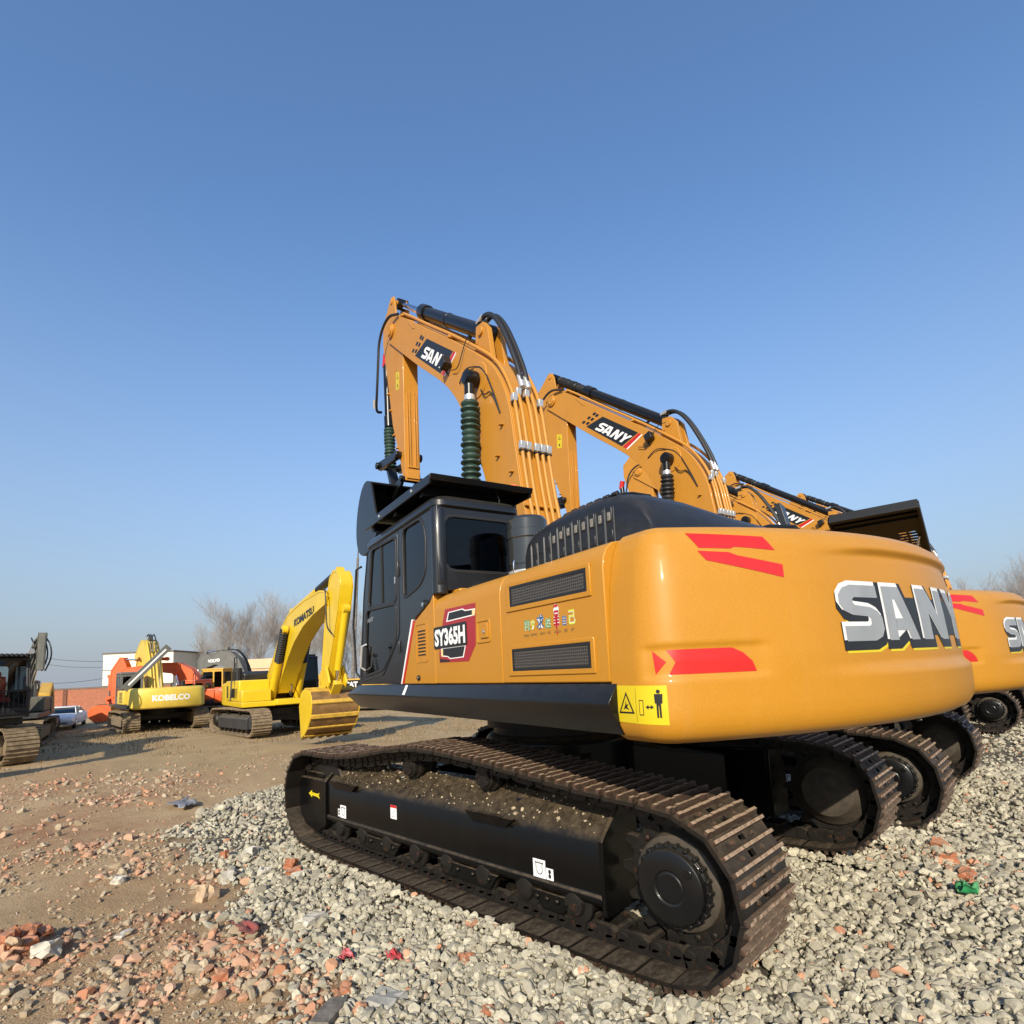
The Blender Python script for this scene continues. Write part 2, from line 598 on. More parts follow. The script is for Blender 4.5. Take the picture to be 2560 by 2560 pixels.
def shoe_mesh(w, p):
    """a track shoe lying along +x, ribs towards -z... outer side is local +z"""
    m = MB()
    h = w / 2
    prof = [(-p * .475, -.052), (p * .455, -.048), (p * .475, -.036), (p * .455, -.028), (-p * .43, -.028), (-p * .49, -.036)]
    m.prism(prof, -h, -.032, 'y', 0)
    m.prism(prof, .032, h, 'y', 0)               # between them the two mud holes of the middle strip
    for a_, b_ in ((-.50, -.24), (-.10, .12), (.28, .50)):
        m.bx(p * a_, p * b_, -.032, .032, -.052, -.029, 0)
    for i, x in enumerate((-p * .34, p * .02, p * .38)):
        rr = random.Random(i)
        n = 14
        for j in range(n):                       # a rib in short runs, its crest worn unevenly
            y0, y1 = -h + w * j / n, -h + w * (j + 1) / n
            t = rr.uniform(-.004, .002)
            m.prism([(x - .014, -.0285), (x + .014, -.0285), (x + .0085, -.001 + t), (x - .0085, -.001 + t + rr.uniform(-.002, .002))], y0, y1, 'y', 2)
            m.m[-2] = 1
    for y in (-.12, .12):                        # bolt heads and the mud hole edges
        for x in (-p * .16, p * .20):
            m.cyl((x, y, -.029), (x, y, -.018), .014, .012, 6, 2)
    return m.mesh("track_shoe", [SHOEM, GROUS, RIBSIDE], 35)


def build_track(root, yc, loop, nsh, width, name="track_chain"):
    fr = loop_frames(loop, nsh)
    p = fr[0][3]
    ch = MB()
    for (x, z, a, l) in fr:                      # the two link rails with their pin bosses
        ca, sa = math.cos(a), math.sin(a)
        nx, nz = sa, -ca                         # outward (the loop runs rearwards on top)
        if True:
            for dy in (-.105, .105):
                for (u, d, r) in ((-.30, .105, .040), (.30, .105, .036)):
                    c = (x + ca * u * l - nx * d * -1 * -1, yc + dy, z + sa * u * l - nz * d)
                    ch.cyl((c[0], c[1] - .026, c[2]), (c[0], c[1] + .026, c[2]), r, r, 10)
                    if dy * yc > 0:
                        ch.cyl((c[0], c[1] - .034 * (1 if yc < 0 else -1), c[2]), (c[0], c[1] + .034 * (1 if yc > 0 else -1), c[2]), r * .55, r * .55, 8)
                if dy < 0:
                    cb = (x + ca * -.30 * l - nx * .105, z + sa * -.30 * l - nz * .105)
                    ch.cyl((cb[0], yc - .13, cb[1]), (cb[0], yc + .13, cb[1]), .027, .027, 8)
                q = [(-.50, .055), (.50, .055), (.46, .125), (.30, .150), (-.30, .150), (-.46, .125)]
                ch.prism([(x + ca * u * l - nx * d, z + sa * u * l - nz * d) for u, d in q], yc + dy - .018, yc + dy + .018, 'y')
    chain = ch.build(name, CHAINM, root, bevel=0)
    me = shoe_mesh(width, p)
    for i, (x, z, a, l) in enumerate(fr):
        o = bpy.data.objects.new("track_shoe", me)
        COL.objects.link(o)
        o.parent = chain
        ca, sa = math.cos(a), math.sin(a)
        # local x along the run, local z outwards
        j = random.uniform(-.004, .004)
        X, Z = Vector((ca, 0, sa)), Vector((sa, 0, -ca))
        Y = Z.cross(X)
        mt = Matrix.Identity(4)
        for r_ in range(3):
            mt[r_][0], mt[r_][1], mt[r_][2] = X[r_], Y[r_], Z[r_]
        mt[0][3], mt[1][3], mt[2][3] = x, yc + j, z
        o.matrix_local = mt
    return chain


def build_frame(root, s):
    """side frame of one track; s = +1 left, -1 right"""
    yc = 1.295 * s

    def Y(a):
        return a * s
    m = MB()
    sec = [(1.12, .26), (1.445, .26), (1.465, .285), (1.465, .315), (1.450, .325), (1.450, .615), (1.425, .655), (1.25, .815), (1.12, .82)]
    m.prism([(Y(a), z) for a, z in sec], -1.50, 1.80, 'x')
    fr = m.build("track_frame", FRAMEB, root, bevel=.012, seg=3)
    k = MB()                                     # end plates
    pl = [(1.10, .22), (1.47, .22), (1.475, .64), (1.44, .675), (1.25, .84), (1.10, .84)]
    k.prism([(Y(a), z) for a, z in pl], -1.535, -1.502, 'x')
    k.prism([(Y(a), z) for a, z in pl], 1.802, 1.84, 'x')
    pieces(k, "end_plate", FRAMEB, fr, .006)
    for x0 in (1.28, -.52 - .22):                # climbing steps let into the upper edge
        c = MB()
        c.prism([(x0, .60), (x0 + .34, .60), (x0 + .42, .665), (x0 - .08, .665)], Y(1.452), Y(1.485), 'y')
        for i in range(9):
            c.bx(x0 + .03 + .03 * i, x0 + .045 + .03 * i, Y(1.455), Y(1.490), .655, .672)
        c.build("step", FRAMEB, fr, bevel=.004)
    g = MB()                                     # idler guard
    g.prism([(1.85, .20), (2.02, .12), (2.26, .16), (2.40, .26), (2.42, .58), (2.37, .645), (1.85, .645)], Y(1.30), Y(1.455), 'y')
    g.bx(1.95, 2.28, Y(1.32), Y(1.42), .646, .70)
    g.build("idler_guard", FRAMEB, fr, bevel=.015, seg=3)
    i = MB()
    i.lathe((2.02, Y(1.20), .50), (0, s, 0), [(0, .20), (.03, .40), (.08, .41), (.11, .35), (.13, .35), (.16, .41), (.18, .40), (.20, .20), (.21, .10)], 36)
    i.build("idler", CHAINM, fr)
    for x in (.50, -.44):
        r = MB()
        r.lathe((x, Y(1.12), .885), (0, s, 0), [(0, .05), (.05, .05), (.06, .10), (.10, .10), (.105, .075), (.17, .075), (.175, .10), (.21, .10), (.215, .085), (.26, .085), (.265, .075), (.285, .07)], 24)
        for q in range(6):
            a = q * PI / 3
            r.cyl((x + .055 * math.cos(a), Y(1.40), .885 + .055 * math.sin(a)), (x + .055 * math.cos(a), Y(1.415), .885 + .055 * math.sin(a)), .010, .010, 6)
        r.bx(x - .05, x + .05, Y(1.10), Y(1.24), .70, .84)
        r.build("carrier_roller", CHAINM, fr)
    for q in range(8):
        x = 1.55 - q * .405
        r = MB()
        r.lathe((x, Y(1.11), .235), (0, s, 0), [(0, .06), (.04, .06), (.045, .115), (.08, .115), (.085, .09), (.29, .09), (.295, .115), (.32, .115), (.325, .07), (.36, .065), (.365, .045)], 20)
        r.build("track_roller", CHAINM, fr)
    gd = MB()                                    # roller guard plates under the beam
    for x0, x1 in ((1.25, .55), (.05, -.62), (-.95, -1.28)):
        gd.prism([(x0, .255), (x1, .255), (x1 + .08, .15), (x0 - .08, .15)], Y(1.44), Y(1.462), 'y')
        for q in range(4):
            xx = x0 + (x1 - x0) * (q + .5) / 4
            gd.cyl((xx, Y(1.46), .215), (xx, Y(1.475), .215), .018, .016, 6)
    pieces(gd, "roller_guard", FRAMEB, fr, .005)
    sp = MB()                                    # sprocket with teeth
    nt_ = 15
    pts = []
    for q in range(nt_):
        for da, rr in ((-.30, .335), (-.12, .405), (.12, .405), (.30, .335)):
            a = 2 * PI * (q + da) / nt_
            pts.append((-1.97 + rr * math.cos(a), .487 + rr * math.sin(a)))
    sp.prism(pts, Y(1.27), Y(1.325), 'y')
    for q in range(18):
        a = 2 * PI * q / 18
        sp.cyl((-1.97 + .285 * math.cos(a), Y(1.325), .487 + .285 * math.sin(a)), (-1.97 + .285 * math.cos(a), Y(1.345), .487 + .285 * math.sin(a)), .018, .016, 6)
    sp.build("sprocket", CHAINM, fr, bevel=.004)
    fd = MB()
    fd.lathe((-1.97, Y(1.0), .495), (0, s, 0), [(.14, .12), (.15, .20), (.20, .24), (.24, .285), (.27, .275), (.30, .262), (.33, .252), (.42, .240), (.43, .225), (.44, .15)], 48)
    dr_ = fd.build("final_drive", DRUM, fr, bevel=.003)
    hc = MB()
    hc.lathe((-1.97, Y(1.0), .495), (0, s, 0), [(.43, .15), (.432, .205), (.468, .205), (.473, .192), (.500, .187), (.506, .178), (.508, .088), (.500, .084), (.500, .074), (.505, .070)], 48)
    for q in range(22):
        a = 2 * PI * q / 22
        hc.cyl((-1.97 + .200 * math.cos(a), Y(1.425), .495 + .200 * math.sin(a)), (-1.97 + .200 * math.cos(a), Y(1.476), .495 + .200 * math.sin(a)), .016, .014, 6)
    hc.cyl((-1.97 - .11, Y(1.5), .495 + .09), (-1.97 - .11, Y(1.512), .495 + .09), .026, .024, 14)
    hc.build("hub_cover", BLACKP, fr, bevel=.003)
    # stickers on the frame
    if s > 0:
        def sticker(nm, parts):
            q = MB()
            for mi, pts, lift in parts:
                q.prism(pts, 1.4502 + lift, 1.4512 + lift, 'y', mi)
            return q.build(nm, [WHITE, BLACKF, RED, YELLOW], fr, angle=0)
        ar = [(2.19, .487), (2.12, .525), (2.12, .503), (2.00, .500), (1.96, .515), (1.975, .485), (1.955, .455), (2.005, .470), (2.12, .473), (2.12, .452)]
        q = MB()
        q.prism(ar, 1.4565, 1.458, 'y')
        q.build("arrow_sticker", YELLOW, fr, angle=0)
        for x, z in ((1.50, .395), (-1.005, .385)):
            sticker("lifting_hook_sticker", [(0, rectpts(x - .055, x + .05, z - .06, z + .055), 0), (0, rectpts(x - .12 if x < 0 else x + .055, x - .06 if x < 0 else x + .095, z - .055, z + .015), 0),
                    (1, rectpts(x - .04, x + .035, z + .030, z + .036), .001), (1, rectpts(x - .030, x - .025, z - .01, z + .03), .001), (1, rectpts(x + .022, x + .027, z - .01, z + .03), .001)] +
                    [(1, [(x - .035 + .018 * i, z + .036), (x - .031 + .018 * i, z + .036), (x - .024 + .018 * i, z + .046), (x - .028 + .018 * i, z + .046)], .001) for i in range(4)] +
                    [(1, [(x + .026 * math.cos(a) - .004, z - .012 + .026 * math.sin(a)) for a in np.linspace(PI, 2 * PI, 9)] + [(x + .020 * math.cos(a) - .004, z - .012 + .020 * math.sin(a)) for a in np.linspace(2 * PI, PI, 9)], .001)] +
                    [(1, [((x - .09 if x < 0 else x + .075) + .012 * math.cos(a), z - .02 + dz + .014 * math.sin(a)) for a in np.linspace(0, 2 * PI, 10)[:-1]], .001) for dz in (.015, -.012)])
        sticker("instruction_sticker", [(0, rectpts(.60, .69, .45, .562), 0), (2, rectpts(.60, .69, .540, .562), .001)] + [(1, rectpts(.615, .675 - .012 * (i % 2), .468 + .015 * i, .471 + .015 * i), .001) for i in range(4)])
    return fr


# ---------------------------------------------------------------- counterweight surface
CW_R, CW_W, CW_C = 3.155, 1.5, .22
_cx = -math.sqrt((CW_R - CW_C) ** 2 - (CW_W - CW_C) ** 2)
_corner = (_cx, CW_W - CW_C)
_a1 = math.atan2(_corner[1], -_corner[0])        # where the corner arc meets the rear arc


def _plan():
    P = []
    for i in range(8):
        P.append((-2.505 + (_cx + 2.505) * i / 8, CW_W, 0.0, 1.0))
    for i in range(15):
        a = PI / 2 + (PI / 2 - _a1) * i / 14
        P.append((_corner[0] + CW_C * math.cos(a), _corner[1] + CW_C * math.sin(a), math.cos(a), math.sin(a)))
    n = 60
    for i in range(1, n):
        a = _a1 - 2 * _a1 * i / n
        P.append((-CW_R * math.cos(a), CW_R * math.sin(a), -math.cos(a), math.sin(a)))
    L = P[:]
    return L + [(x, -y, nx, -ny) for x, y, nx, ny in reversed(L[:23])]


PLAN = _plan()
PS = [0.0]
for i in range(1, len(PLAN)):
    PS.append(PS[-1] + math.hypot(PLAN[i][0] - PLAN[i - 1][0], PLAN[i][1] - PLAN[i - 1][1]))


def s_of_y(y):
    for i in range(16, len(PLAN) - 1):
        if PLAN[i][1] >= y >= PLAN[i + 1][1]:
            k = (PLAN[i][1] - y) / max(1e-9, PLAN[i][1] - PLAN[i + 1][1])
            return PS[i] + k * (PS[i + 1] - PS[i])
    return PS[0]


INS = [(1.296, .26), (1.300, .14), (1.312, .075), (1.340, .03), (1.385, .006), (1.45, 0), (1.66, .002), (1.84, .014), (2.01, .030), (2.11, .048), (2.18, .068), (2.235, .095), (2.268, .135), (2.284, .20), (2.288, .28)]


def inset(z):
    if z <= INS[0][0]:
        return INS[0][1]
    for (a, b), (c, d) in zip(INS, INS[1:]):
        if z <= c:
            return b + (d - b) * (z - a) / (c - a)
    return INS[-1][1]


S1, S2_, S3_ = s_of_y(.85), s_of_y(.15), s_of_y(1.40)


def recess(s, z):
    """the pressed-in field round the lettering and the lamp field at the lower corner"""
    a = smooth(s, S1, S2_) * (1 - smooth(s, PS[-1] - S3_ + .05, PS[-1] - S3_ + .3))
    top = 2.155 + .03 * smooth(s, S1, S2_)
    d = .036 * a * (1 - smooth(z, top - .05, top)) * smooth(z, 1.555, 1.615)
    b = smooth(s, .18, .23) * (1 - smooth(s, .71, .80))
    d += .012 * b * smooth(z, 1.575, 1.60) * (1 - smooth(z, 1.712, 1.735))
    return d


def cw(s, z, lift=0.0):
    s = min(max(s, 0), PS[-1])
    lo, hi = 0, len(PS) - 1
    while hi - lo > 1:
        m = (lo + hi) // 2
        if PS[m] <= s:
            lo = m
        else:
            hi = m
    k = (s - PS[lo]) / (PS[hi] - PS[lo])
    q = [PLAN[lo][j] + k * (PLAN[hi][j] - PLAN[lo][j]) for j in range(4)]
    d = inset(z) + recess(s, z) - lift
    return (q[0] - q[2] * d, q[1] - q[3] * d, z)


def cw_patch(polys, lift, step=.03):
    """flat outlines in (s, z) laid on the counterweight, cut into strips so that they follow it"""
    bm = bmesh.new()
    for k, pts in enumerate(polys):
        vs = [bm.verts.new((p[0], p[1], k * 1e-4)) for p in pts]
        for t in tessellate_polygon([[Vector((p[0], p[1], 0)) for p in pts]]):
            if len(set(t)) == 3:
                bm.faces.new([vs[i] for i in t])
    xs = [v.co.x for v in bm.verts]
    for x in np.arange(min(xs) + step, max(xs), step):
        bmesh.ops.bisect_plane(bm, geom=bm.verts[:] + bm.edges[:] + bm.faces[:], plane_co=(x, 0, 0), plane_no=(1, 0, 0))
    ys = [v.co.y for v in bm.verts]
    for y in np.arange(min(ys) + .02, max(ys), .02):
        bmesh.ops.bisect_plane(bm, geom=bm.verts[:] + bm.edges[:] + bm.faces[:], plane_co=(0, y, 0), plane_no=(0, 1, 0))
    for v in bm.verts:
        v.co = cw(v.co.x, v.co.y, lift + v.co.z)
    bm.normal_update()
    V = [tuple(v.co) for v in bm.verts]
    bm.verts.index_update()
    F = [tuple(v.index for v in f.verts) for f in bm.faces]
    bm.free()
    return V, F


def sz(pts):
    return [(s_of_y(y), z) for y, z in pts]


def counterweight(root):
    zs = [INS[0][0], 1.298, 1.300, 1.305, 1.312, 1.325, 1.34, 1.36, 1.385, 1.42] + list(np.linspace(1.45, 1.75, 26)) + list(np.linspace(1.77, 2.08, 10)) + list(np.linspace(2.09, 2.235, 16)) + [2.25, 2.26, 2.268, 2.277, 2.284, 2.287, 2.288]
    ss = sorted(set(list(PS[:24]) + list(np.linspace(PS[22], PS[-23], 90)) + list(PS[-24:])))
    m = MB()
    rings = [[cw(s, z) for s in ss] for z in zs]
    n = len(ss)
    m.add([p for r in rings for p in r], [(i * n + j, i * n + j + 1, (i + 1) * n + j + 1, (i + 1) * n + j) for i in range(len(rings) - 1) for j in range(n - 1)] + [tuple(range(n)), tuple(range(len(rings) * n - 1, (len(rings) - 1) * n - 1, -1))])
    m.add([r[0] for r in rings] + [r[-1] for r in rings], [tuple(range(len(rings))) + tuple(range(2 * len(rings) - 1, len(rings) - 1, -1))])
    o = m.build("counterweight", ORANGE, root, rot=UP, angle=50)

    def part(nm, mats, polys, lift):
        p = MB()
        for mi, (pl, lf) in enumerate(zip(polys, lift)):
            if pl:
                V, F = cw_patch(pl, lf)
                p.add(V, F, mi)
        return p.build(nm, mats, o, angle=60, fix=False)
    # lettering: yellow edge, black backing, pale bevel, silver face
    L = []
    for ch, s0, wd in (('S', 1.212, .318), ('A', 1.575, .30), ('N', 1.93, .39), ('Y', 2.395, .40)):
        g = [p for k, p in enumerate(GLYPH[ch]) if not (ch == 'A' and 6 <= k <= 12)]
        face = [(s0 + u * wd, 1.712 + v * .270) for u, v in GLYPH[ch]]
        solid = [(s0 + u * wd, 1.712 + v * .270) for u, v in g]
        L.append((face, solid))

    def sh(pts, ds, dz):
        return [(s + ds, z + dz) for s, z in pts]
    part("lettering", [YELLOW, BLACKF, LLIGHT, LGREY],
         [[sh(grow(b, .026), .020, -.029) for _, b in L],
          [sh(grow(b, .031), .008, -.012) for _, b in L] + [[(1.30, 1.735), (2.62, 1.735), (2.62, 1.93), (1.50, 1.93), (1.30, 1.86)]],
          [sh(grow(b, .007), -.012, .013) for _, b in L],
          [grow(f, .0) for f, _ in L]], [.0015, .003, .0045, .006])
    part("red_mark", [RED], [[[(.468, 2.230), (.860, 2.211), (.899, 2.142), (.720, 2.157), (.690, 2.158), (.668, 2.150), (.512, 2.155)], [(.503, 2.141), (.655, 2.132), (.694, 2.116), (.920, 2.073), (.912, 2.012), (.535, 2.096)]]], [.002])
    part("red_reflector", [RED], [[[(.240, 1.706), (.301, 1.657), (.251, 1.605)], [(.303, 1.708), (.604, 1.707), (.653, 1.684), (.695, 1.645), (.711, 1.601), (.309, 1.603), (.341, 1.655)]]], [.002])
    ws = lambda a, b: [(a, 1.402), (b, 1.394), (b, 1.560), (a, 1.563)]
    a, b = .012, .295
    z0 = 1.40
    man = [(a + .245 + x, 1.425 + z) for x, z in ((-.010, 0), (-.002, 0), (-.001, .05), (.001, .05), (.002, 0), (.010, 0), (.010, .06), (.016, .06), (.018, .10), (-.018, .10), (-.016, .06), (-.010, .06))]
    part("crush_warning_sticker", [YELLOW, BLACKF],
         [[ws(a, b)], [[(a + .030, 1.440), (a + .128, 1.440), (a + .079, 1.535)][::-1], man, [(a + .245 + .009 * math.cos(t), 1.535 + .009 * math.sin(t)) for t in np.linspace(0, 2 * PI, 9)[:-1]],
          [(a + .187, 1.47), (a + .200, 1.48), (a + .200, 1.473), (a + .211, 1.473), (a + .211, 1.48), (a + .224, 1.47), (a + .211, 1.46), (a + .211, 1.467), (a + .200, 1.467), (a + .200, 1.46)],
          rectpts(a + .155, a + .177, 1.435, 1.50), rectpts(a + .138, a + .1395, 1.405, 1.555)]], [.002, .0028])
    part("warning_triangle", [YELLOW, BLACKF], [[[(a + .043, 1.448), (a + .115, 1.448), (a + .079, 1.519)], rectpts(a + .158, a + .174, 1.439, 1.496)],
                                               [[(a + .060, 1.454), (a + .074, 1.463), (a + .099, 1.454), (a + .084, 1.47), (a + .094, 1.482), (a + .080, 1.478), (a + .079, 1.50), (a + .073, 1.478)]]], [.0034, .0042])
    for y in (.46, -.46):
        e = MB()
        pts = [(y - .12, 2.25), (y + .12, 2.25), (y + .115, 2.30)] + [(y + .085 * math.cos(t), 2.30 + .065 * math.sin(t)) for t in np.linspace(.3, PI - .3, 9)] + [(y - .115, 2.30)]
        inn = None
        e.prism(pts, -2.66, -2.60, 'x')
        e.cyl((-2.668, y, 2.315), (-2.592, y, 2.315), .026, .026, 16, 1)
        e.build("lifting_eye", [ORANGE, BLACKF], o, bevel=.008)
    return o


# ---------------------------------------------------------------- body between cab and counterweight
def body(root):
    sec = [(-1.48, 1.575), (1.485, 1.575)] + [(1.485, 2.10), (1.478, 2.15), (1.455, 2.195), (1.42, 2.222), (1.36, 2.235)] + [(-1.36, 2.235), (-1.42, 2.222), (-1.455, 2.195), (-1.478, 2.15), (-1.48, 2.10)]
    m = MB()
    m.prism(sec, -2.50, -.56, 'x')
    m.bx(-.56, 1.3, -1.48, -.45, 1.575, 2.02)
    b = m.build("machine_body", ORANGE, root, rot=UP)
    sec2 = [(1.40, 1.578), (1.500, 1.578), (1.500, 2.115), (1.492, 2.165), (1.468, 2.212), (1.43, 2.242), (1.36, 2.256), (1.0, 2.262), (1.0, 2.18), (1.40, 2.18)]

    def door(nm, x0, x1):
        d = MB()
        d.prism(sec2, x0, x1, 'x')
        return d.build(nm, ORANGE, root, bevel=.006, seg=2, rot=UP)
    d1 = door("engine_door", -2.496, -1.541)
    d2 = door("engine_door", -1.533, -.545)
    f = MB()
    f.prism([(-.538, 1.578), (.125, 1.578), (-.150, 2.085), (-.47, 2.205), (-.538, 2.262)], 1.36, 1.5, 'y')
    f.bx(-.72, -.545, .55, 1.36, 2.18, 2.285)
    d3 = f.build("side_panel", ORANGE, root, bevel=.006, rot=UP)
    k = MB()
    k.prism([(.128, 1.578), (.160, 1.578), (-.118, 2.098), (-.150, 2.088)], 1.44, 1.503, 'y', 0)
    k.prism([(.161, 1.578), (.190, 1.578), (-.088, 2.108), (-.117, 2.099)], 1.44, 1.503, 'y', 1)
    k.build("edge_stripe", [RED, WHITE], d3)
    for (za, zb, zc, zd) in ((2.025, 2.02, 2.13, 2.143), (1.648, 1.648, 1.770, 1.772)):
        x0, x1 = -1.66, -2.372
        fr = MB()
        o_ = [(x0 + .045, za - .03), (x1 - .035, zb - .028), (x1 - .035, zc + .022), (x0 + .045, zd + .022)]
        i_ = [(x0 + .004, za - .002), (x1 - .004, zb - .002), (x1 - .004, zc + .002), (x0 + .004, zd + .002)]
        fr.ring(o_, i_, 1.497, 1.508, 'y', 0)
        g = fr.build("grille_surround", ORANGE, d1, bevel=.004)
        gm = MB()
        gm.prism(grow([(x0, za), (x1, zb), (x1, zc), (x0, zd)], 0), 1.495, 1.503, 'y', 0)
        gm.ring(grow([(x0, za), (x1, zb), (x1, zc), (x0, zd)], .002), grow([(x0, za), (x1, zb), (x1, zc), (x0, zd)], -.012), 1.501, 1.507, 'y', 1)
        gm.build("grille", [GRILLE, BLACKF], d1, angle=30)
    # colourful slogan: brush characters over a line of small capitals
    cols = [pmat("slogan_green", (.05, .30, .10), .4), pmat("slogan_blue", (.02, .12, .28), .4), pmat("slogan_lime", (.55, .60, .05), .4), pmat("slogan_crimson", (.42, .012, .02), .4)]
    q = MB()
    for i, (chx, xx, zz, ww, hh, mi) in enumerate((("同", -1.80, 1.868, .055, .060, 0), ("穷", -1.865, 1.872, .04, .055, 2), ("求", -1.925, 1.868, .07, .08, 1), ("起", -2.005, 1.866, .055, .055, 0), ("靠", -2.085, 1.862, .05, .13, 3), ("自", -2.16, 1.868, .035, .055, 1), ("己", -2.215, 1.868, .055, .075, 2))):
        V, F = text2d(chx, .012)
        V2, F2 = text2d(chx, .035)
        if V2:
            q.add([(xx - u * ww, 1.5012 + i * 1e-5, zz + v * hh) for u, v in V2], F2, 4)
        if V:
            q.add([(xx - u * ww, 1.5022, zz + v * hh) for u, v in V], F, mi)
    for j, (wd, xx, ww) in enumerate((("TONG", -1.785, .055), ("QIONG", -1.855, .065), ("QIU", -1.95, .05), ("QI", -2.02, .028), ("KAO", -2.085, .055), ("ZI", -2.17, .028), ("JI", -2.225, .028))):
        V, F = text2d(wd, .03)
        q.add([(xx - u * ww, 1.5012, 1.835 + v * .015) for u, v in V], F, 5)
    q.bx(-2.107, -2.113, 1.5012, 1.5022, 1.825, 1.865, 3)
    q.build("slogan_sticker", cols + [WHITE, pmat("slogan_brown", (.16, .11, .04), .5)], d1, angle=0, fix=False)
    # model badge
    B = MB()
    B.prism([(-.745, 2.116), (-1.218, 2.107), (-1.200, 1.83), (-1.093, 1.726), (-.624, 1.732), (-.62, 1.80), (-.70, 2.03)], 1.5005, 1.502, 'y', 0)
    B.prism([(-.80, 2.09), (-1.03, 2.09), (-1.07, 2.075), (-1.212, 2.07), (-1.205, 2.025), (-.76, 2.022)], 1.502, 1.503, 'y', 2)
    B.prism([(-.815, 2.083), (-1.025, 2.083), (-1.065, 2.068), (-1.17, 2.064), (-1.168, 2.033), (-.785, 2.03)], 1.503, 1.504, 'y', 1)
    B.prism([(-.655, 1.838), (-1.06, 1.838), (-1.02, 1.755), (-.80, 1.752), (-.77, 1.768), (-.655, 1.776)], 1.502, 1.503, 'y', 2)
    B.prism([(-.69, 1.831), (-1.045, 1.831), (-1.01, 1.762), (-.81, 1.759), (-.775, 1.775), (-.69, 1.783)], 1.503, 1.504, 'y', 1)
    B.prism([(-.63, 1.735), (-.80, 1.735), (-.80, 1.745), (-.63, 1.760)], 1.502, 1.503, 'y', 1)
    for ix in range(3):
        for iz in range(4):
            if (ix + iz) % 2 == 0:
                B.bx(-1.165 - ix * .014, -1.179 - ix * .014, 1.503, 1.504, 2.028 + iz * .010, 2.038 + iz * .010, 4)
                B.bx(-.655 - ix * .014, -.669 - ix * .014, 1.503, 1.504, 1.777 + iz * .013, 1.790 + iz * .013, 4)
    B.prism(rectpts(-1.082, -.535, 1.835, 1.998, .02), 1.503, 1.505, 'y', 1)
    V, F = text2d("SY365H", .045)
    B.add([(-.555 - u * .505, 1.5062, 1.852 + v * .13) for u, v in V], F, 3)
    B.build("model_badge", [DRED, BLACKF, WHITE, WHITE, KOMY], d2, angle=0, fix=False)
    la = MB()
    la.ring(rectpts(-1.405, -1.222, 1.835, 1.985, .02), rectpts(-1.388, -1.240, 1.85, 1.972, .012), 1.498, 1.506, 'y')
    la.bx(-1.378, -1.285, 1.497, 1.510, 1.865, 1.955)
    la.cyl((-1.335, 1.51, 1.905), (-1.335, 1.518, 1.905), .012, .012, 10, 1)
    la.build("door_latch", [ORANGE, CHROME], d2, bevel=.003)
    lv = MB()
    lv.ring(rectpts(-.405, -.175, 1.745, 2.055, .03), rectpts(-.397, -.183, 1.753, 2.047, .025), 1.499, 1.505, 'y', 0)
    for i in range(8):
        z = 1.80 + i * .027
        lv.bx(-.365, -.215, 1.4995, 1.5025, z, z + .009, 1)
        lv.prism([(1.500, z + .009), (1.508, z + .011), (1.500, z + .017)], -.365, -.215, 'x', 0)
    lv.build("louvre_panel", [ORANGE, BLACKF], d3, bevel=0)
    kn = MB()
    kn.cyl((-.22, 1.5, 1.625), (-.22, 1.515, 1.625), .022, .020, 14, 0)
    kn.cyl((-.22, 1.515, 1.625), (-.22, 1.523, 1.625), .010, .010, 8, 1)
    kn.build("lock", [BLACKF, CHROME], d3)
    # deck frame and its bulging black skirt
    r = MB()
    sk = [(1.42, 1.340), (1.480, 1.340), (1.555, 1.470), (1.555, 1.490), (1.500, 1.570), (1.42, 1.570)]
    rings = [[(-2.54, y, z) for y, z in sk], [(1.05, y, z) for y, z in sk], [(1.45, y, 1.455 + (z - 1.455) * .98) for y, z in sk], [(1.84, 1.50 + (y - 1.50) * .3, 1.465 + (z - 1.455) * .10) for y, z in sk]]
    r.loft(rings)
    sk_o = r.build("side_skirt", BLACKP, root, bevel=.006, rot=UP)
    t = MB()
    t.prism([(-.035, 1.527), (.01, 1.495), (.055, 1.495), (.02, 1.563), (-.025, 1.563)], 1.5, 1.5005, 'y')
    tv = [(.075, 1.5005 + .004, 1.568), (.02, 1.501 + .004, 1.568), (-.03, 1.557, 1.492), (.03, 1.557, 1.492)]
    t = MB()
    t.add(tv, [(0, 1, 2, 3)])
    t.build("small_white_sticker", WHITE, sk_o, angle=0, fix=False)
    c = MB()
    c.bx(-2.48, 1.55, -1.47, 1.45, 1.36, 1.56)
    c.bx(1.0, 1.75, -.35, .55, 1.34, 1.60)
    c.build("deck_frame", BLACKP, root, bevel=.01, rot=UP)
    s = MB()
    s.lathe((0, 0, 1.06), (0, 0, 1), [(0, .62), (.08, .62), (.08, .68), (.20, .68), (.20, .60), (.32, .60)], 40)
    s.build("slew_ring", CHAINM, root)
    x = MB()                                     # centre frame with its four legs
    x.lathe((0, 0, .52), (0, 0, 1), [(0, .55), (.1, .70), (.5, .70), (.55, .66)], 32)
    for sx in (1, -1):
        for sy in (1, -1):
            P0, P1 = Vector((.30 * sx, .30 * sy, .78)), Vector((.95 * sx, 1.16 * sy, .58))
            d = (P1 - P0)
            sd = Vector((-d.y, d.x, 0)).normalized()
            rr = []
            for t_, w_, h_ in ((0, .26, .20), (.6, .22, .18), (1, .30, .20)):
                P = P0.lerp(P1, t_)
                rr.append([tuple(P + sd * w_ + Vector((0, 0, h_))), tuple(P - sd * w_ + Vector((0, 0, h_))), tuple(P - sd * w_ - Vector((0, 0, h_))), tuple(P + sd * w_ - Vector((0, 0, h_)))])
            x.loft(rr)
    x.build("centre_frame", FRAMEB, root, bevel=.02)


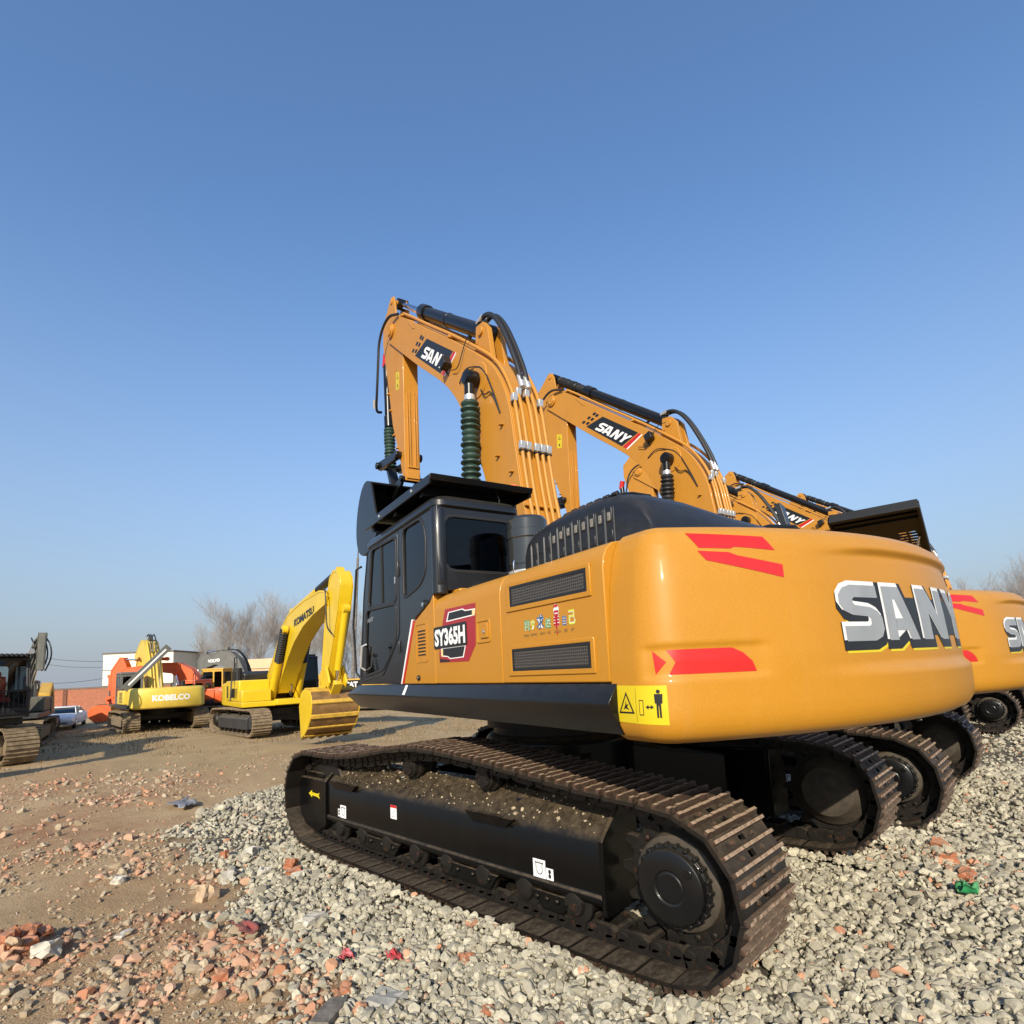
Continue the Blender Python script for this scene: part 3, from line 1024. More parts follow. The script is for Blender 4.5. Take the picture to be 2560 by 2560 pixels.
# ---------------------------------------------------------------- black engine bonnet
def bonnet(root):
    m = MB()
    path = [(-1.17, 2.24), (-1.18, 2.50), (-1.21, 2.585), (-1.28, 2.630), (-1.45, 2.660), (-1.70, 2.680), (-1.95, 2.678), (-2.12, 2.655), (-2.24, 2.615), (-2.33, 2.55), (-2.385, 2.46), (-2.42, 2.36), (-2.43, 2.24)]
    # sections across the machine; the bonnet falls away on its far side
    rings = []
    ys = [1.062, 1.058, 1.045, 1.015, .96, .90, .6, .2, -.2, -.45, -.5, -.55, -.62, -.95, -1.12, -1.17, -1.19]
    ks = [.76, .82, .89, .95, .985, .998]
    for i, y in enumerate(ys):
        k = ks[i] if i < 6 else 1 - .9 * smooth(-y, .96, 1.2) ** 2
        low = .06 * smooth(-y, -.8, -.1) + .03 * smooth(-y, -.3, .3) + .10 * smooth(-y, .42, .60) + .16 * smooth(-y, .6, 1.2)
        rings.append([(x, y, 2.24 + max(0, (z - 2.24) * k - low * min(1, (z - 2.24) / .2))) for x, z in path])
    m.loft(rings)
    return m


def bonnet_parts(root):
    b = bonnet(root).build("engine_bonnet", PLAST, root, bevel=.012, seg=2, rot=UP, angle=50)
    s = MB()                                     # rows of air slots at the front corner, and ribs between them
    rx = Matrix.Rotation(math.radians(-20), 3, 'X')
    r2 = Matrix.Rotation(math.radians(-48), 3, 'X')
    for i in range(11):
        x = -1.30 - i * .078
        zt = .045 * smooth(i, 0, 5)
        s.box((x, 1.050, 2.478 + zt), (.054, .03, .090), None, 0)
        s.box((x, 1.050, 2.375 + zt * .6), (.054, .03, .062), None, 0)
        if i > 2:
            s.box((x - .002, 1.0525, 2.468 + zt), (.030, .03, .052), None, 1)
        s.box((x, 1.050, 2.305 + zt * .3), (.054, .03, .050), None, 0)
        s.box((x, .972, 2.578 + zt * 1.1), (.056, .03, .105), r2, 0)
    s.build("air_slot", [BLACKF, pmat("slot_mesh", (.24, .225, .20), .6, var=.6, vscale=60)], b, bevel=.005)
    st = MB()
    for i in range(0, 12):
        x = -1.261 - i * .078
        z = .052 * smooth(i, 0, 4)
        st.tube([(x, 1.062, 2.30), (x, 1.060, 2.50 + z), (x, 1.035, 2.567 + z), (x, .98, 2.606 + z * .8), (x, .90, 2.622 + z * .8), (x, .75, 2.624 + z * .8)], .008 if i % 2 else .012, 6)
    st.build("bonnet_rib", PLAST, b)
    j = MB()
    j.tube([(-1.2, -.52, 2.50), (-1.6, -.52, 2.60), (-2.05, -.52, 2.61), (-2.24, -.52, 2.56), (-2.36, -.52, 2.42), (-2.43, -.52, 2.28)], .018, 6)
    j.build("bonnet_seam", BLACKF, b)
    c = MB()                                     # air cleaner can
    c.lathe((-.92, .86, 2.24), (0, 0, 1), [(0, .150), (.20, .150), (.205, .158), (.40, .158), (.41, .166), (.47, .166), (.475, .158), (.55, .158), (.575, .14), (.58, .05)], 40)
    can = c.build("air_cleaner", CANM, root, rot=UP, angle=30)
    k = MB()
    for a in (1.85, 2.45, 3.05):
        x, y = -.92 + .166 * math.cos(a), .86 + .166 * math.sin(a)
        k.tube([(x, y, 2.36), (x + .014 * math.cos(a), y + .014 * math.sin(a), 2.40), (x + .012 * math.cos(a), y + .012 * math.sin(a), 2.45), (x, y, 2.47)], .006, 6)
    pieces(k, "can_clip", CHROME, can)
    v = MB()
    v.lathe((-.92, .86, 2.235), (0, 0, 1), [(0, .162), (.16, .162), (.165, .15)], 40)
    v.build("can_base", STEEL, can)
    mi = MB()                                    # rear view mirror standing on the far side
    mi.tube([(-1.55, -1.28, 2.24), (-1.62, -1.34, 2.55), (-1.66, -1.34, 2.80)], .012, 8)
    mi.box((-1.67, -1.34, 2.83), (.05, .17, .30), Matrix.Rotation(.35, 3, 'Z') @ Matrix.Rotation(.2, 3, 'Y'), 0)
    mi.build("mirror", PLAST, root, bevel=.02, seg=3, rot=UP)
    return b
def plate(mb, outer, holes, a, b, ax='y', mi=0):
    """flat plate with openings, from a to b along ax"""
    bm = bmesh.new()
    loops = []
    for pts in [outer] + holes:
        vs = [bm.verts.new((p[0], p[1], 0)) for p in pts]
        for i in range(len(vs)):
            bm.edges.new((vs[i], vs[(i + 1) % len(vs)]))
        loops.append(pts)
    bmesh.ops.triangle_fill(bm, edges=bm.edges[:], use_beauty=True, use_dissolve=False)
    bm.verts.index_update()
    V2 = [(v.co.x, v.co.y) for v in bm.verts]
    T = [tuple(v.index for v in f.verts) for f in bm.faces]
    bm.free()

    def P(p, t):
        return (p[0], t, p[1]) if ax == 'y' else (t, p[0], p[1]) if ax == 'x' else (p[0], p[1], t)
    n = len(V2)
    vs = [P(p, a) for p in V2] + [P(p, b) for p in V2]
    fs = T + [tuple(i + n for i in reversed(t)) for t in T]
    o = 0
    for pts in loops:
        k = len(pts)
        fs += [(o + i, o + (i + 1) % k, o + (i + 1) % k + n, o + i + n) for i in range(k)]
        o += k
    mb.add(vs, fs, mi)


def rnd(pts, k=1):
    """soften the corners of an outline: each corner cut with short steps"""
    out = []
    n = len(pts)
    for i in range(n):
        p0, p1, p2 = Vector(pts[i - 1]), Vector(pts[i]), Vector(pts[(i + 1) % n])
        d = min(.06 * k, (p0 - p1).length * .4, (p2 - p1).length * .4)
        a, b = p1 + (p0 - p1).normalized() * d, p1 + (p2 - p1).normalized() * d
        for t in (0, .33, .67, 1):
            q = a.lerp(p1, t).lerp(p1.lerp(b, t), t)
            out.append((q.x, q.y))
    return out


def cab(root):
    m = MB()
    side = [(1.43, 1.578), (1.40, 1.80), (1.26, 2.45), (1.12, 2.86), (1.06, 2.95), (-.50, 2.95), (-.60, 2.86), (-.625, 2.60), (-.64, 2.32), (-.55, 2.30), (-.52, 2.235), (-.15, 2.11), (-.085, 2.105), (.195, 1.578)]
    dwin = rnd([(1.085, 2.345), (.285, 2.315), (.265, 2.885), (.95, 2.905)])
    lwin = rnd([(1.14, 2.315), (.29, 2.285), (.325, 1.95), (.66, 1.72), (1.24, 1.66)])
    qwin = rnd([(.095, 2.31), (.085, 2.91), (-.33, 2.91), (-.405, 2.75), (-.385, 2.46), (-.27, 2.375)], 1.2)
    plate(m, side, [dwin, lwin, qwin], 1.455, 1.495)
    rearw = rnd([(1.425, 2.44), (.81, 2.44), (.80, 2.865), (1.425, 2.865)], 1.5)
    plate(m, [(1.49, 2.28), (.75, 2.28), (.75, 2.95), (1.49, 2.95)], [rearw], -.585, -.62, 'x')
    inner = [(1.40, 1.578), (1.12, 2.86), (1.06, 2.95), (-.60, 2.95), (-.62, 1.578)]
    plate(m, inner, [rnd([(1.2, 2.05), (.98, 2.86), (-.45, 2.86), (-.48, 2.05)])], .74, .78)
    for y in (.78, 1.455):                       # windscreen pillars
        m.tube([(1.41, y, 1.60), (1.385, y, 1.80), (1.245, y, 2.45), (1.10, y, 2.88), (1.03, y, 2.97)], .035, 8)
    m.bx(1.36, 1.42, .78, 1.455, 1.58, 1.70)
    m.tube([(-.575, 1.455, 2.25), (-.575, 1.455, 2.70), (-.565, 1.45, 2.90), (-.52, 1.43, 3.0)], .062, 14)
    m.bx(-.60, 1.38, .76, 1.46, 1.578, 1.62)
    cabo = m.build("cab", CABB, root, bevel=.010, seg=2, rot=UP)
    r = MB()
    rr = []
    for z, d in ((2.93, .02), (2.945, 0), (2.985, 0), (3.02, .025), (3.040, .07), (3.048, .15)):
        rr.append([(x, y, z) for x, y in rectpts(-.645 + d, 1.10 - d * .6, .72 + d, 1.515 - d, .10)])
    r.loft(rr)
    r.cyl((-.38, 1.25, 3.045), (-.38, 1.25, 3.058), .04, .036, 16)
    r.tube([(-.60, .92, 3.0), (-.62, .92, 3.04), (-.60, .93, 3.12)], .006, 6)
    r.build("roof", CABB, cabo, bevel=0)

    def pane(nm, pts, a, mat, ax='y', th=.006):
        p = MB()
        p.prism(grow(pts, .006), a, a + th, ax)
        o = p.build(nm, mat, cabo, angle=0)
        f = MB()
        f.ring(grow(pts, .020), grow(pts, -.006), a - .004, a + th + (.018 if ax == 'y' else -.022), ax)
        f.build("window_seal", RUBBER, o, bevel=.005)
        return o
    pane("window", dwin, 1.478, GLASSD)
    pane("window", lwin, 1.478, GLASSD)
    pane("window", qwin, 1.478, GLASSD)
    pane("rear_window", rearw, -.606, GLASSK, 'x')
    wn = MB()
    wn.add([(1.395, .80, 1.70), (1.395, 1.44, 1.70), (1.24, 1.44, 2.45), (1.24, .80, 2.45), (1.07, 1.44, 2.93), (1.07, .80, 2.93)], [(0, 1, 2, 3), (3, 2, 4, 5)])
    wn.build("windscreen", GLASSD, cabo, angle=0)
    sb = MB()
    sb.bx(.665, .685, 1.484, 1.497, 2.335, 2.90)
    sb.bx(.27, .30, 1.488, 1.502, 2.47, 2.53, 1)
    sb.build("sliding_window_bar", [RUBBER, STEEL], cabo)
    d = MB()                                     # door edge, hinges, handle, grab rail
    dpts = rnd([(1.37, 1.60), (1.24, 2.45), (1.08, 2.93), (.20, 2.95), (.215, 2.0), (.66, 1.655)])
    d.ring(dpts, grow(dpts, -.012), 1.494, 1.501)
    d.cyl((.205, 1.50, 2.52), (.205, 1.50, 2.66), .012, .012, 8)
    d.cyl((.215, 1.50, 1.85), (.215, 1.50, 1.95), .012, .012, 8)
    door = d.build("door", CABB, cabo, bevel=.003)
    h = MB()
    h.tube([(1.17, 1.49, 1.98), (1.19, 1.535, 1.96), (1.24, 1.535, 1.75), (1.23, 1.49, 1.72)], .012, 8)
    h.build("handle", STEEL, door)
    w_ = MB()
    V, F = text2d("SANY", .03)
    w_.add([(1.20 - u * .24, 1.4855, 2.19 + v * .045 + .01 * u) for u, v in V], F)
    w_.build("window_lettering", LGREY, door, angle=0, fix=False)
    cp = MB()
    cp.cyl((-.36, 1.49, 2.20), (-.36, 1.515, 2.20), .04, .036, 16)
    cp.cyl((-.36, 1.515, 2.20), (-.36, 1.518, 2.20), .018, .018, 10, 1)
    cp.build("lock_cap", [BLACKF, CHROME], cabo)
    s = MB()                                     # seat and levers inside
    s.box((.25, 1.08, 2.00), (.50, .46, .14))
    s.box((-.02, 1.08, 2.30), (.13, .46, .56), Matrix.Rotation(-.15, 3, 'Y'))
    s.box((-.07, 1.08, 2.60), (.10, .26, .15), Matrix.Rotation(-.15, 3, 'Y'))
    s.box((.25, 1.34, 2.05), (.5, .10, .25))
    s.box((.25, .86, 2.05), (.5, .10, .25))
    s.cyl((.5, 1.34, 2.15), (.55, 1.34, 2.32), .018, .03, 8)
    s.build("seat", SEATM, cabo, bevel=.03)
    tl = MB()
    tl.tube([(.02, 1.38, 1.65), (.02, 1.40, 2.3), (.03, 1.40, 2.9)], .045, 8)
    tl.box((.8, 1.2, 1.75), (.25, .3, .2))
    tl.box((.02, 1.36, 2.62), (.08, .08, .12))
    tl.build("cab_trim", TEAL, cabo, bevel=.01)
    g = MB()                                     # rock guard above the roof
    g.prism([(-.72, 3.128), (1.02, 3.148), (1.02, 3.166), (-.72, 3.150)], .655, 1.575)
    g.prism([(-.70, 3.075), (.90, 3.085), (1.00, 3.162), (-.715, 3.146)], 1.560, 1.578)
    g.prism([(-.70, 3.075), (.90, 3.085), (1.00, 3.162), (-.715, 3.146)], .655, .675)
    g.prism([(-.735, 3.148), (-.725, 3.148), (-.700, 3.105), (-.715, 3.105)], .655, 1.575)
    for x in (-.45, .15, .75):
        g.bx(x - .03, x + .03, .70, 1.54, 3.05, 3.13)
    go = g.build("roof_guard", BLACKP, root, bevel=.004, rot=UP)
    bt = MB()
    for x in (-.35, .45):
        bt.cyl((x, 1.578, 3.118), (x, 1.586, 3.118), .014, .012, 8)
    pieces(bt, "guard_bolt", STEEL, go)
    be = MB()
    be.lathe((-.34, .60, 3.16), (0, 0, 1), [(0, .05), (.035, .05), (.04, .045)], 20, 1)
    be.lathe((-.34, .60, 3.20), (0, 0, 1), [(0, .046), (.09, .042), (.10, .035)], 20, 0)
    bo = be.build("beacon", [AMBER, WHITE], root, rot=UP)
    a = MB()
    a.tube([(-.34, .60, 3.16), (-.34, .60, 2.98)], .02, 8)
    a.build("beacon_post", BLACKF, bo)
    hr = MB()                                    # mirror on its long rail in front of the cab
    hr.tube([(1.44, 1.46, 1.62), (1.52, 1.50, 1.70), (1.50, 1.53, 2.2), (1.36, 1.53, 2.78), (1.28, 1.50, 2.80)], .012, 8)
    hr.build("grab_rail", BLACKF, root, rot=UP)
    return cabo


# ------------------------------------------------------------------ boom, stick, bucket
BACK = [(-.34, 2.0), (-.20, 2.7), (-.116, 3.126), (-.063, 3.353), (.024, 3.93), (.089, 4.354), (.233, 4.677), (.438, 4.961), (.787, 5.258), (1.317, 5.694), (2.112, 6.304), (2.88, 6.915), (3.20, 7.13)]
NOSE = [(3.34, 7.17), (3.47, 7.12), (3.55, 7.0), (3.52, 6.86), (3.40, 6.76)]
UNDER = [(3.0, 6.42), (2.3, 5.83), (1.57, 5.26), (1.23, 4.89), (1.06, 4.59), (.70, 3.88), (.62, 3.68), (.42, 2.9), (.22, 2.0)]


def offs(path, d):
    """offset an open (x,z) path to its left-hand side by d"""
    out = []
    for i in range(len(path)):
        a, b = Vector(path[max(i - 1, 0)]), Vector(path[min(i + 1, len(path) - 1)])
        t = (b - a).normalized()
        p = Vector(path[i]) + Vector((-t.y, t.x)) * d
        out.append((p.x, p.y))
    return out


def quad(u, v, TL, TR, BR, BL):
    a = [TL[k] + (TR[k] - TL[k]) * u for k in (0, 1)]
    b = [BL[k] + (BR[k] - BL[k]) * u for k in (0, 1)]
    return (b[0] + (a[0] - b[0]) * v, b[1] + (a[1] - b[1]) * v)


def bellows(mb, p0, p1, n, ro, ri, seg=18, mi=0, wob=.0):
    p0, p1 = Vector(p0), Vector(p1)
    prof = []
    L = (p1 - p0).length
    rr = random.Random(3)
    for i in range(n):
        a = L * i / n
        k = 1 + rr.uniform(-wob, wob)
        prof += [(a, ri), (a + L / n * .40, ro * k), (a + L / n * .60, ro * k)]
    prof.append((L, ri))
    mb.lathe(p0, p1 - p0, prof, seg, mi)


def boom_group(root, wrapped=False, bell=BELLG):
    K = []
    bk, un_ = chaikin(BACK, 2, False), chaikin(UNDER, 2, False)
    m = MB()
    bb = [p for p in bk if p[0] < 2.75]
    uu = [p for p in un_ if p[0] < 2.62]
    body_ = bb + [(2.80, 6.83), (2.62, 6.10)] + uu
    m.prism(body_, -.04, .31)
    side = bk + NOSE + un_
    m.prism(side, .311, .33)
    m.prism(side, -.06, -.041)
    b = m.build("boom", BOOMO, root, rot=UP, bevel=.004, angle=30)
    K.append(b)
    f = MB()                                     # edge strips, pads and brackets on the plate work
    for a in (0, 1):
        y0, y1 = ((.33, .345), (-.075, -.06))[a]
        f.lathe((.69, y0 if a == 0 else y1, 4.86), (0, 1 if a == 0 else -1, 0), [(0, .20), (.012, .195)], 28)
        f.lathe((3.36, y0 if a == 0 else y1, 6.965), (0, 1 if a == 0 else -1, 0), [(0, .11), (.03, .11), (.035, .08), (.05, .08)], 20)
    f.prism([(2.62, 6.68), (2.70, 6.72), (2.52, 6.52), (2.46, 6.50)], .33, .337)
    f.prism([(.52, 5.02), (.90, 5.34), (.86, 5.62), (.70, 5.60), (.60, 5.48)], .18, .24)
    f.prism([(.52, 5.02), (.90, 5.34), (.86, 5.62), (.70, 5.60), (.60, 5.48)], .02, .08)
    f.cyl((.74, .0, 5.50), (.74, .265, 5.50), .05, .05, 14)
    for x, z in ((.20, 4.15), (.05, 3.6), (.30, 3.85)):
        f.bx(x, x + .05, .33, .37, z, z + .012)
    pieces(f, "boom_plate", BOOMO, b, .004)
    # decal
    d = MB()
    E_ = [(2.05, 6.115), (1.29, 5.530), (1.66, 5.425), (2.47, 6.09)]
    d.prism(E_, .3305, .3315, 'y', 0)
    d.prism([(1.275, 5.519), (1.225, 5.480), (1.565, 5.348), (1.64, 5.408)], .3305, .3315, 'y', 1)
    d.prism([(1.222, 5.477), (1.200, 5.460), (1.540, 5.328), (1.562, 5.346)], .3305, .3313, 'y', 2)
    for i, (u, v) in enumerate(((2.13, 6.18), (2.25, 6.155), (2.37, 6.125), (2.19, 6.235), (2.33, 6.215), (2.47, 6.185))):
        d.prism([(u, v), (u + .05, v + .042), (u + .115, v + .022), (u + .065, v - .02)], .3305, .3315, 'y', 0)
    x0 = 0
    wds = (('S', .25), ('A', .26), ('N', .25), ('Y', .24))
    for k, (ch, wd) in enumerate(wds):
        pts = [(x0 + u * (wd - .025), v) for u, v in GLYPH[ch]]
        d.prism([quad(u, v, (2.075, 6.02), (1.40, 5.50), (1.60, 5.445), (2.27, 5.965)) for u, v in pts], .3318, .3326, 'y', 2)
        x0 += wd
    d.build("boom_decal", [BLACKF, RED, WHITE], b, angle=0)
    # steel pipes
    p = MB()
    back = [q for q in bk if q[1] > 2.1]
    low = [q for q in back if q[1] < 4.55]
    hi = [q for q in back if q[0] < 3.05]
    for y, path in ((.285, hi), (.215, low), (.115, low), (.045, low), (-.03, hi)):
        p.tube([(x, y, z) for x, z in offs(path, .050)], .021, 10)
    pieces(p, "hydraulic_pipe", BOOMO, b, gap=-1)
    c = MB()
    for (zz, ys) in ((3.88, (.285, .215, .115, .045, -.03)), (4.42, (.285, -.03)), (4.50, (.215, .115))):
        q = min(back, key=lambda r: abs(r[1] - zz))
        for i, y in enumerate(ys):
            dx = .062
            c.box((q[0] - dx, y, q[1]), (.05, .056, .075), Matrix.Rotation(-.15, 3, 'Y'), 0)
            c.box((q[0] - dx + .005, y, q[1] - .055), (.05, .06, .02), Matrix.Rotation(-.15, 3, 'Y'), 1)
    for q in back[::9]:
        if q[1] > 5 or q[1] < 3.7:
            c.box((q[0] - .02, .13, q[1] + .01), (.045, .40, .03), None, 2)
    pieces(c, "pipe_clamp", [STEEL, BLACKF, BOOMO], b, .004)
    h = MB()
    for dy in (0, .075):
        y = .10 + dy
        h.tube([(x, y2, z) for x, y2, z in chaikin([(.07, y, 4.60), (.13, y, 4.80), (.26, y, 5.10), (.42, y, 5.42), (.60, y, 5.66), (.78, y, 5.74), (.93, y, 5.70)], 2, False)], .027, 10)
    h.tube(chaikin([(.93, .10, 5.70), (1.02, .10, 5.78), (1.16, .10, 5.80), (1.26, .11, 5.74)], 2, False), .022, 8)
    h.tube(chaikin([(1.12, .345, 5.03), (.95, .36, 5.12), (.80, .345, 5.08), (.55, .34, 4.95), (.35, .34, 4.55), (.25, .34, 4.30)], 2, False), .008, 6)
    h.tube(chaikin([(.62, .345, 4.72), (.52, .36, 4.60), (.40, .345, 4.62), (.25, .34, 4.30)], 2, False), .008, 6)
    h.tube(chaikin([(1.28, .36, 5.27), (1.10, .37, 5.20), (1.0, .36, 5.35), (.88, .345, 5.50), (.72, .34, 5.48)], 2, False), .006, 6)
    h.tube(chaikin([(3.02, .35, 7.04), (3.30, .42, 7.15), (3.62, .45, 6.95), (3.72, .44, 6.55), (3.86, .42, 6.15), (4.10, .36, 5.95), (4.12, .26, 5.98)], 2, False), .021, 8)
    pieces(h, "hydraulic_hose", RUBBER, b, gap=-1)
    ff = MB()
    for dy in (0, .075):
        y = .10 + dy
        ff.cyl((.055, y, 4.52), (.10, y, 4.67), .034, .032, 10)
        ff.cyl((.80, y, 5.735), (.92, y, 5.72), .034, .032, 10)
    ff.cyl((4.07, .39, 5.99), (4.02, .41, 6.12), .025, .025, 10)
    pieces(ff, "hose_fitting", STEEL, b, gap=-1)
    lp = MB()
    lx, lz = (-.36, -.06) if wrapped else (0, 0)
    lp.box((1.38 + lx, .40, 5.40 + lz), (.13, .10, .12), Matrix.Rotation(.35, 3, 'Y'), 0)
    lp.cyl((1.45 + lx, .36, 5.34 + lz), (1.42 + lx, .33, 5.28 + lz), .012, .012, 6, 0)
    lp.build("work_lamp", BLACKF, b, bevel=.012)
    # boom rams
    for s, y in ((1, .445), (-1, -.175)):
        r = MB()
        r.lathe((.69, y - .085 * s, 4.86), (0, s, 0), [(0, .085), (.02, .092), (.12, .092), (.125, .075), (.15, .07), (.155, .05)], 22, 1)
        r.cyl((.69, y, 4.86), (.70, y, 4.64), .058, .058, 16, 1)
        r.cyl((.70, y, 4.66), (.70, y, 4.60), .062, .062, 16, 2)
        bellows(r, (.70, y, 4.60), (.76, y, 3.15), 22, .105, .072, 20, 0, .08)
        r.cyl((.76, y, 3.15), (.84, y, 2.0), .085, .085, 18, 1)
        K.append(r.build("boom_ram", [bell, BLACKP, STEEL], root, rot=UP, angle=50))
    # stick ram
    r = MB()
    P0, P1 = Vector((.74, .13, 5.50)), Vector((3.42, .13, 7.50))
    dv = (P1 - P0).normalized()
    L = (P1 - P0).length
    at = lambda t: P0 + dv * t
    r.lathe((.74, .075, 5.50), (0, 1, 0), [(0, .10), (.11, .10)], 18, 0)
    r.lathe(P0, dv, [(.05, .088), (1.25, .088), (1.255, .094), (1.30, .094), (1.305, .088), (2.10, .088), (2.105, .108), (2.30, .112), (2.34, .10), (2.36, .07)], 24, 0)
    if wrapped:
        bellows(r, at(2.34), at(L - .12), 26, .085, .066, 14, 2, .16)
    else:
        r.cyl(at(2.34), at(L - .08), .048, .048, 18, 1)
    r.lathe((3.42, .05, 7.50), (0, 1, 0), [(0, .085), (.16, .085)], 18, 0)
    K.append(r.build("stick_ram", [BLACKP, CHROME, RUBBER], root, rot=UP, angle=40))
    # stick
    m = MB()
    arm = [(3.30, 7.22), (3.84, 7.32), (3.86, 7.0), (3.70, 6.35), (3.50, 5.49), (3.22, 4.82), (3.12, 4.48), (3.03, 4.47), (3.03, 5.0), (3.015, 6.2), (2.99, 6.85), (3.12, 7.1)]
    m.prism(arm, .065, .30)
    lug = [(3.26, 7.20), (3.30, 7.42), (3.35, 7.55), (3.44, 7.59), (3.53, 7.54), (3.66, 7.44), (3.84, 7.32)]
    m.prism(lug, .27, .30)
    m.prism(lug, .065, .095)
    m.cyl((3.42, .05, 7.50), (3.42, .315, 7.50), .045, .045, 14)
    m.lathe((3.36, .05, 6.965), (0, 1, 0), [(0, .13), (.265, .13)], 20)
    st = m.build("stick", BOOMO, root, rot=UP, bevel=.006)
    K.append(st)
    r = MB()
    for y in (.100, .135, .210, .245):
        r.bx(3.008, 3.03, y - .007, y + .007, 4.68 + .04 * abs(y - .17), 5.85 - 1.2 * abs(abs(y - .172) - .035))
    r.bx(3.008, 3.028, .09, .255, 4.665, 4.685)
    r.bx(3.008, 3.03, .085, .28, 4.50, 4.60)
    for x, z in ((3.62, 6.05), (3.55, 5.75), (3.42, 5.3), (3.3, 5.05)):
        r.bx(x - .03, x + .03, .30, .33, z - .01, z + .01)
    pieces(r, "stick_rib", BOOMO, st, .003, gap=-1)
    k = MB()
    k.prism([(3.31, 6.26), (3.17, 6.21), (3.19, 5.95), (3.33, 5.98)], .3005, .3015, 'y', 0)
    k.prism([(3.28, 6.14), (3.21, 6.12), (3.245, 6.21)], .3018, .3024, 'y', 1)
    k.prism([(3.265, 6.145), (3.225, 6.135), (3.245, 6.19)], .3026, .3030, 'y', 0)
    k.prism([(3.27, 6.05), (3.24, 6.05), (3.24, 6.0), (3.27, 6.0)], .3018, .3024, 'y', 1)
    k.build("stick_warning_sticker", [YELLOW, BLACKF], st, angle=0)
    # bucket ram on the front of the stick
    r = MB()
    r.cyl((4.00, .18, 6.95), (4.06, .18, 6.75), .07, .07, 14, 3)
    r.cyl((4.04, .18, 6.85), (4.00, .18, 5.72), .062, .062, 18, 1)
    r.cyl((4.00, .18, 5.86), (3.99, .18, 5.68), .078, .078, 18, 1)
    bellows(r, (3.99, .18, 5.66), (3.97, .18, 4.98), 12, .092, .066, 18, 0, .05)
    K.append(r.build("bucket_ram", [bell, BLACKP, STEEL, RED], root, rot=UP, angle=50))
    l = MB()
    for y in (.345, .02):
        l.prism([(3.16, 4.90), (3.20, 4.96), (3.98, 5.06), (4.03, 5.0), (4.0, 4.92), (3.22, 4.84)], y - .03, y + .03)
        l.cyl((3.20, y - .05, 4.90), (3.20, y + .05, 4.90), .06, .06, 16)
    l.cyl((3.98, -.05, 4.99), (3.98, .42, 4.99), .055, .055, 16)
    l.prism([(3.95, 5.02), (4.02, 5.0), (3.78, 4.50), (3.66, 4.52)], .11, .25)
    K.append(l.build("bucket_link", BLACKP, root, rot=UP, bevel=.01))
    # bucket: curved shell, cheeks, ears, teeth
    c = MB()
    sh = chaikin([(3.30, 4.47), (3.55, 4.57), (3.80, 4.47), (4.02, 4.15), (4.08, 3.75), (3.92, 3.50), (3.60, 3.42), (3.12, 3.62)], 2, False)
    inn = offs(sh, -.03)
    c.prism(sh + inn[::-1], -.42, .70)
    ck = sh + [(3.02, 3.72), (3.14, 4.05)]
    c.prism(ck, .70, .73)
    c.prism(ck, -.45, -.42)
    for y in (.30, .03):
        c.prism([(3.35, 4.50), (3.10, 4.56), (3.04, 4.50), (3.12, 4.42), (3.45, 4.30), (3.80, 4.47), (3.74, 4.60), (3.64, 4.58)], y, y + .04)
    c.cyl((3.08, -.0, 4.50), (3.08, .37, 4.50), .045, .045, 16)
    bu = c.build("bucket", BLACKP, root, rot=UP, bevel=.006)
    K.append(bu)
    for i in range(5):
        t = MB()
        y = -.38 + i * .26
        t.prism([(3.14, 3.60), (3.16, 3.66), (2.95, 3.80), (2.90, 3.79)], y - .04, y + .04)
        t.build("bucket_tooth", BLACKP, bu, bevel=.006)
    return K


def sany(name, label, group, wrapped=False, bell=None):
    root = empty(name, (0, 0, 0), 0, label, "excavator", group)
    for s in (1, -1):
        build_track(root, 1.295 * s, LOOP, 50, .60)
        build_frame(root, s)
    body(root)
    counterweight(root)
    bonnet_parts(root)
    cab(root)
    boom_group(root, wrapped, bell or BELLG)
    return root


GS = "orange excavators parked in a row"
main = sany("excavator", "nearest large orange excavator filling the frame, with black cab and whole left track in view", GS)
# ================================================================== the other orange excavators of the row
LOWER = ("track_chain", "track_frame", "slew_ring", "centre_frame")
BOOMP = ("boom", "boom_ram", "stick_ram", "stick", "bucket_ram", "bucket_link", "bucket")


def base_name(o):
    return o.name.split(".")[0]


def pose(root, slew, drop=0.0):
    a = Matrix.Rotation(slew, 4, 'Z')
    p = Matrix.Translation((-.05, 0, 2.0))
    bm_ = a @ p @ Matrix.Rotation(drop, 4, 'Y') @ p.inverted()
    for ch in root.children:
        n = base_name(ch)
        if n in LOWER:
            continue
        ch.matrix_local = bm_ if n in BOOMP else a


second = sany("excavator", "second orange excavator of the row, its black bonnet propped open", GS, True, RUBBER)
second.location = (-.22, -3.88, -.07)
row = [second]
for loc, lab, sl, dr in (((.40, -8.7, -.10), "third orange excavator of the row, its boom lowered behind the open bonnet", -3, .05),
                         ((-.30, -12.6, -.12), "fourth orange excavator, its ribbed stick ram rising beyond the black bonnet", -5, .02),
                         ((-1.3, -16.4, -.12), "farthest orange excavator, only the tip of its boom showing past the fourth", -5, .06)):
    c = copy_tree(second)
    c["label"] = lab
    c.location = loc
    pose(c, math.radians(sl), dr)
    row.append(c)
pose(second, math.radians(-8.77), 0.0)
for ch in list(second.children):
    if base_name(ch) == "engine_bonnet":
        for g in list(ch.children):
            bpy.data.objects.remove(g)
        bpy.data.objects.remove(ch)
ob = MB()
holes = [rectpts(.62 + .10 * i, .70 + .10 * i, .52 + .055 * j, .552 + .055 * j, .008, 2) for i in range(2) for j in range(7)]
plate(ob, rectpts(0, .88, 0, .98, .04), holes, 0, .02, 'z')
ob.bx(-.0, .88, -.03, .012, -.10, .02)
ob.bx(.862, .89, 0, .98, -.08, .02)
ob.bx(-.02, .0, 0, .98, -.08, .02)
ob.bx(.02, .86, .15, .17, -.03, .0)
ob.bx(.02, .86, .24, .26, -.03, .0)
